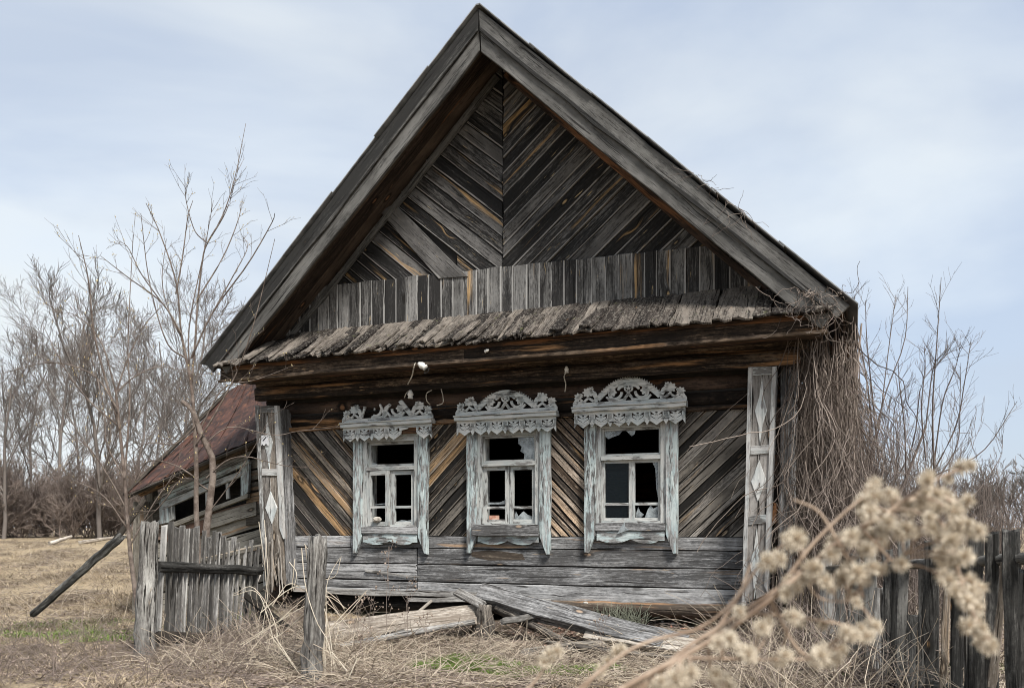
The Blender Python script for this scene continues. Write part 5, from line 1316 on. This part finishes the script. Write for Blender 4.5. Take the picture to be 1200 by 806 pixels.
# pale arching runners round the free-standing post
random.seed(21)
runs = [([(330, 806), (318, 735), (300, 690), (272, 700)], 7.6), ([(285, 755), (320, 730), (370, 695), (400, 725)], 7.4), ([(382, 806), (384, 740), (382, 690), (388, 670), (398, 655)], 6.9), ([(378, 806), (380, 720), (378, 660), (366, 640)], 6.9),
        ([(385, 735), (410, 715), (430, 690)], 6.8), ([(350, 640), (358, 690), (372, 730), (382, 760), (395, 806)], 6.7), ([(305, 720), (340, 690), (370, 685), (395, 700), (402, 712)], 7.0), ([(308, 612), (312, 690), (308, 750), (305, 790)], 8.6),
        ([(318, 745), (345, 780), (370, 806)], 6.8), ([(386, 760), (410, 790), (420, 806)], 6.7), ([(375, 700), (360, 720), (330, 745), (310, 750)], 7.2), ([(420, 770), (402, 806), (396, 820)], 6.6), ([(340, 655), (350, 672), (340, 690)], 7.5)]
lines = []
for pix, d in runs:
    for q in range(2):
        P = [D(a + random.gauss(0, 2 + 4 * q), b + random.gauss(0, 2 + 4 * q), d + .1 * q) for a, b in pix]; pts = smooth_line(P, 16)
        lines.append((pts, [lerp(.0045, .0022, i / 15) for i in range(16)]))
root = empty('dry_runner', D(375, 806, 6.9)); root.location.z = 0
tag(root, 'pale dry runners arching round the free-standing post', 'plant')
o = tubes('stems', lines, simple('pale_runner', (.42, .36, .28), (.62, .56, .46), 8, .8), root, 5); o['kind'] = 'stuff'; o.location = -root.location
# weeds: dry standing stems with small seed clusters
def weed(px, base, top, d, label, m='brush', tips=26, spread=12, r=.0028):
    root = empty('dry_weed', D(px, base, d)); tag(root, label, 'weed'); b = D(px, base, d)
    lines = [stemline([(px, base + 8), (px + random.uniform(-4, 4), (base + top) / 2), (px + random.uniform(-4, 4), top)], d, r, .0012, 10)]
    tip = []
    for k in range(9):
        y0 = random.uniform(lerp(base, top, .3), top); q = [(px, y0), (px + random.uniform(-spread, spread), y0 - random.uniform(8, 22))]
        lines.append((smooth_line([D(a, c, d) for a, c in q], 5), [.0015] * 5)); e = q[1]
        for _ in range(tips // 9 + 1): tip.append(D(e[0] + random.gauss(0, 2.5), e[1] + random.gauss(0, 3), d + random.gauss(0, .02)))
    o = tubes('stems', lines, M[m], root, 4); o.location = -b
    o = budmesh('seed_clusters', tip, .007, M['litter'], root); o.location = -b
for k, (px, base, top, d, lb) in enumerate(((418, 790, 700, 7.6, 'reddish dry weed right of the free-standing post'), (436, 780, 695, 8.0, 'dry weed with clustered seeds before the wide pale board'), (455, 775, 640, 7.8, 'tall thin dry weed reaching up to the plinth boards'), (476, 780, 690, 8, 'thin dry weed in front of the pale board right end'),
        (425, 800, 722, 7.2, 'short dry weed nearest the free-standing post foot'), (500, 776, 735, 7.8, 'small dry weed left of the green tuft patch'), (12, 800, 740, 6.6, 'dark weed in the extreme lower left corner'), (62, 806, 748, 6.5, 'thin dark weed stem in the lower left foreground'), (130, 800, 735, 7, 'thin twig plant left of the thick fence post'))):
    weed(px, base, top, d, lb)
weed(345, 790, 700, 7.5, 'tall dry weed just left of the free-standing post'); weed(562, 790, 745, 7.6, 'dry weed before the stump'); weed(290, 780, 712, 8.2, 'dry weed at the foot of the left fence rail')
weed(655, 792, 742, 7.4, 'dry weed beneath the long slanting beam'); weed(705, 795, 735, 7.3, 'dry weed in front of the low flat board')
# grey-green tufts under the right window
def tuft(px, py, d, label, w_=20):
    b = D(px, py, d); b.z = ghf(b.x, b.y) + .05; root = empty('grey_weed', b); tag(root, label, 'weed'); lines = []
    for k in range(110):
        p = Vector((random.uniform(-1, 1) * w_ / FPX * d, random.gauss(0, .04), 0)); dd = Vector((random.gauss(0, .3), random.gauss(0, .3), 1)); sub = []
        grow(sub, p, dd, random.uniform(.12, .30), .003, 0, 0, [0], .5, -.3, .35, n=6); lines += sub
    tubes('stems', lines, M['tuft'], root, 3)
tuft(718, 742, 8.75, 'bushy grey-green weed tuft left half under the right window', 15); tuft(742, 742, 8.7, 'bushy grey-green weed tuft right half under the right window', 12)

# ------------------------------------------------------------------ foreground dried plant with fluffy seed heads, out of focus
random.seed(33)
fp = empty('dried_plant', (0, 0, 0)); tag(fp, 'out-of-focus dried plant with fluffy cream seed heads in the right foreground', 'plant')
DF = .78
def fD(px, py, d=DF): return D(px, py, d)
stems = [([(640, 860), (740, 800), (830, 752), (905, 700), (975, 640), (1040, 600), (1090, 580), (1120, 590)], .0032, .0015),
         ([(700, 860), (790, 770), (850, 730), (940, 670), (1010, 620), (1060, 590), (1100, 560), (1132, 548)], .0024, .0010),
         ([(1080, 585), (1112, 630), (1128, 690), (1145, 730), (1158, 760)], .0022, .001), ([(1040, 600), (1075, 575), (1095, 562)], .0018, .001),
         ([(830, 752), (865, 700), (890, 662), (925, 632)], .0022, .001), ([(905, 700), (950, 640), (990, 600), (1015, 580)], .0022, .0011),
         ([(880, 718), (930, 722), (980, 730), (1025, 738)], .0018, .001), ([(800, 770), (880, 772), (960, 772)], .0016, .001),
         ([(905, 705), (935, 760), (975, 778)], .002, .001), ([(740, 806), (775, 792), (800, 788)], .0018, .001), ([(830, 760), (835, 800), (848, 810)], .0018, .001),
         ([(975, 640), (1000, 660), (1012, 700)], .0016, .001), ([(1010, 620), (1050, 660), (1060, 650)], .0016, .001), ([(1040, 600), (1020, 590), (1012, 575)], .0016, .001),
         ([(650, 830), (740, 760), (820, 735), (862, 700), (880, 660)], .0022, .001), ([(905, 700), (900, 740), (880, 775)], .0014, .0008), ([(940, 670), (960, 700), (1000, 705)], .0014, .0008), ([(985, 640), (960, 600), (930, 585)], .0014, .0008)]
sl_ = []; samp = []
for pix, r0, r1 in stems:
    z0 = random.uniform(-.03, .03); pts = smooth_line([fD(a, b, DF + z0) for a, b in pix], 22); sl_.append((pts, [lerp(r0, r1, i / 21) for i in range(22)])); samp += pts
small = [([(590, 830), (625, 800), (645, 770)], .0022, .001), ([(640, 850), (690, 800), (718, 765)], .0024, .001)]
hp = [(1047, 62), (930, 90), (985, 100), (770, 130), (750, 160), (745, 185), (828, 150), (950, 140), (880, 190), (1040, 160), (905, 175), (960, 180), (1050, 240), (1010, 230), (985, 250), (1075, 245), (690, 270), (740, 255), (800, 240), (850, 250), (870, 240), (800, 270), (715, 262), (760, 300), (710, 345), (855, 335), (800, 350), (600, 370), (560, 400), (530, 420), (640, 385), (690, 380), (730, 360), (730, 445), (715, 425), (970, 310), (1000, 330), (1030, 320), (990, 380), (1020, 390), (1050, 390), (1000, 410), (1030, 420), (1060, 460), (1065, 500), (1070, 530), (1085, 550), (1105, 575), (1110, 565), (1040, 440), (550, 485), (635, 505), (700, 530), (740, 520), (780, 515), (765, 540), (440, 600), (425, 595), (530, 595), (620, 600), (650, 615), (640, 590), (670, 600), (560, 265), (545, 285), (480, 330), (345, 540), (340, 560), (230, 650), (250, 640), (215, 660), (245, 665), (350, 660), (365, 675), (160, 680), (180, 670), (930, 210), (940, 240), (1000, 190), (960, 260), (820, 220), (780, 260), (660, 300), (620, 350), (580, 385), (400, 470), (480, 500), (940, 180), (975, 150), (1000, 270), (1060, 425), (1080, 520)]
heads = [(700 + a / 2.4, 520 + b / 2.4, 0) for a, b in hp] + [(700 + a / 2.4 + random.uniform(-11, 11), 520 + b / 2.4 + random.uniform(-9, 9), 0) for a, b in hp if random.random() < .75] + [(637, 776, 1), (645, 768, 1), (652, 764, 1), (704, 784, 1), (712, 774, 1), (721, 764, 1), (728, 760, 1)]
def head_mesh(seed):
    rg = random.Random(seed); V, Fa = [], []; bm = bmesh.new(); bmesh.ops.create_icosphere(bm, subdivisions=1, radius=.40)
    for v in bm.verts: V.append(tuple(v.co))
    for f in bm.faces: Fa.append(tuple(v.index for v in f.verts))
    nb = len(Fa); bm.free()
    for k in range(300):
        d = Vector((rg.gauss(0, 1), rg.gauss(0, 1), rg.gauss(0, 1) * .9)).normalized(); p = d.orthogonal().normalized(); p.rotate(Matrix.Rotation(rg.random() * 6.28, 3, d))
        L_ = rg.uniform(.6, 1.35); b = len(V); wv = .035
        V += [tuple(d * .22 - p * wv * .5), tuple(d * .22 + p * wv * .5), tuple(d * L_ * .8 + p * wv), tuple(d * L_ + p * .02), tuple(d * L_ * .8 - p * wv)]
        Fa += [(b, b + 1, b + 2, b + 4), (b + 4, b + 2, b + 3)]
    me = mesh('seed_head', V, Fa); me.materials.append(M['fluff']); me.materials.append(M['fluffcore'])
    me.polygons.foreach_set('material_index', [1] * nb + [0] * (len(Fa) - nb)); return me
hms = [head_mesh(k) for k in range(4)]
SP = []
for (pix, r0, r1), lb in zip(small, ('blurred fluffy sprig at the bottom edge, left one of the small pair', 'blurred fluffy sprig at the bottom edge, right one of the small pair')):
    e_ = empty('dried_sprig', (0, 0, 0)); tag(e_, lb, 'plant'); pts = smooth_line([fD(a, b, .95) for a, b in pix], 12)
    SP.append((list(pts), e_, pts[0].copy(), [(pts, [lerp(r0, r1, i / 11) for i in range(12)])]))
fb = sl_[0][0][0].copy()
for (px, py, wh) in heads:
    d = DF + random.uniform(-.05, .06) if not wh else .95
    c = D(px + random.uniform(-1, 1), py + random.uniform(-1, 1), d); S, par, org, LL = (samp, fp, fb, sl_) if not wh else SP[0 if px < 680 else 1]
    q = min(S, key=lambda s: (s - c).length + .4 * max(0, s.z - c.z)); 
    LL.append((smooth_line([q, q.lerp(c, .5) + Vector((0, 0, .004)), c], 6), [.0009] * 6))
    o = bpy.data.objects.new('seed_head', random.choice(hms)); COL.objects.link(o); o.parent = par
    sc_ = random.uniform(.0058, .0098) * (1 if not wh else .95)
    o.matrix_basis = Matrix.Translation(c - org) @ Matrix.Rotation(random.random() * 6, 4, 'X') @ Matrix.Rotation(random.random() * 6, 4, 'Z') @ Matrix.Diagonal((sc_, sc_, sc_, 1))
o = tubes('stems', sl_, M['plantstem'], fp, 6); o.location = -fb; fp.location = fb
for S, e_, org, LL in SP: o = tubes('stems', LL, M['plantstem'], e_, 6); o.location = -org; e_.location = org
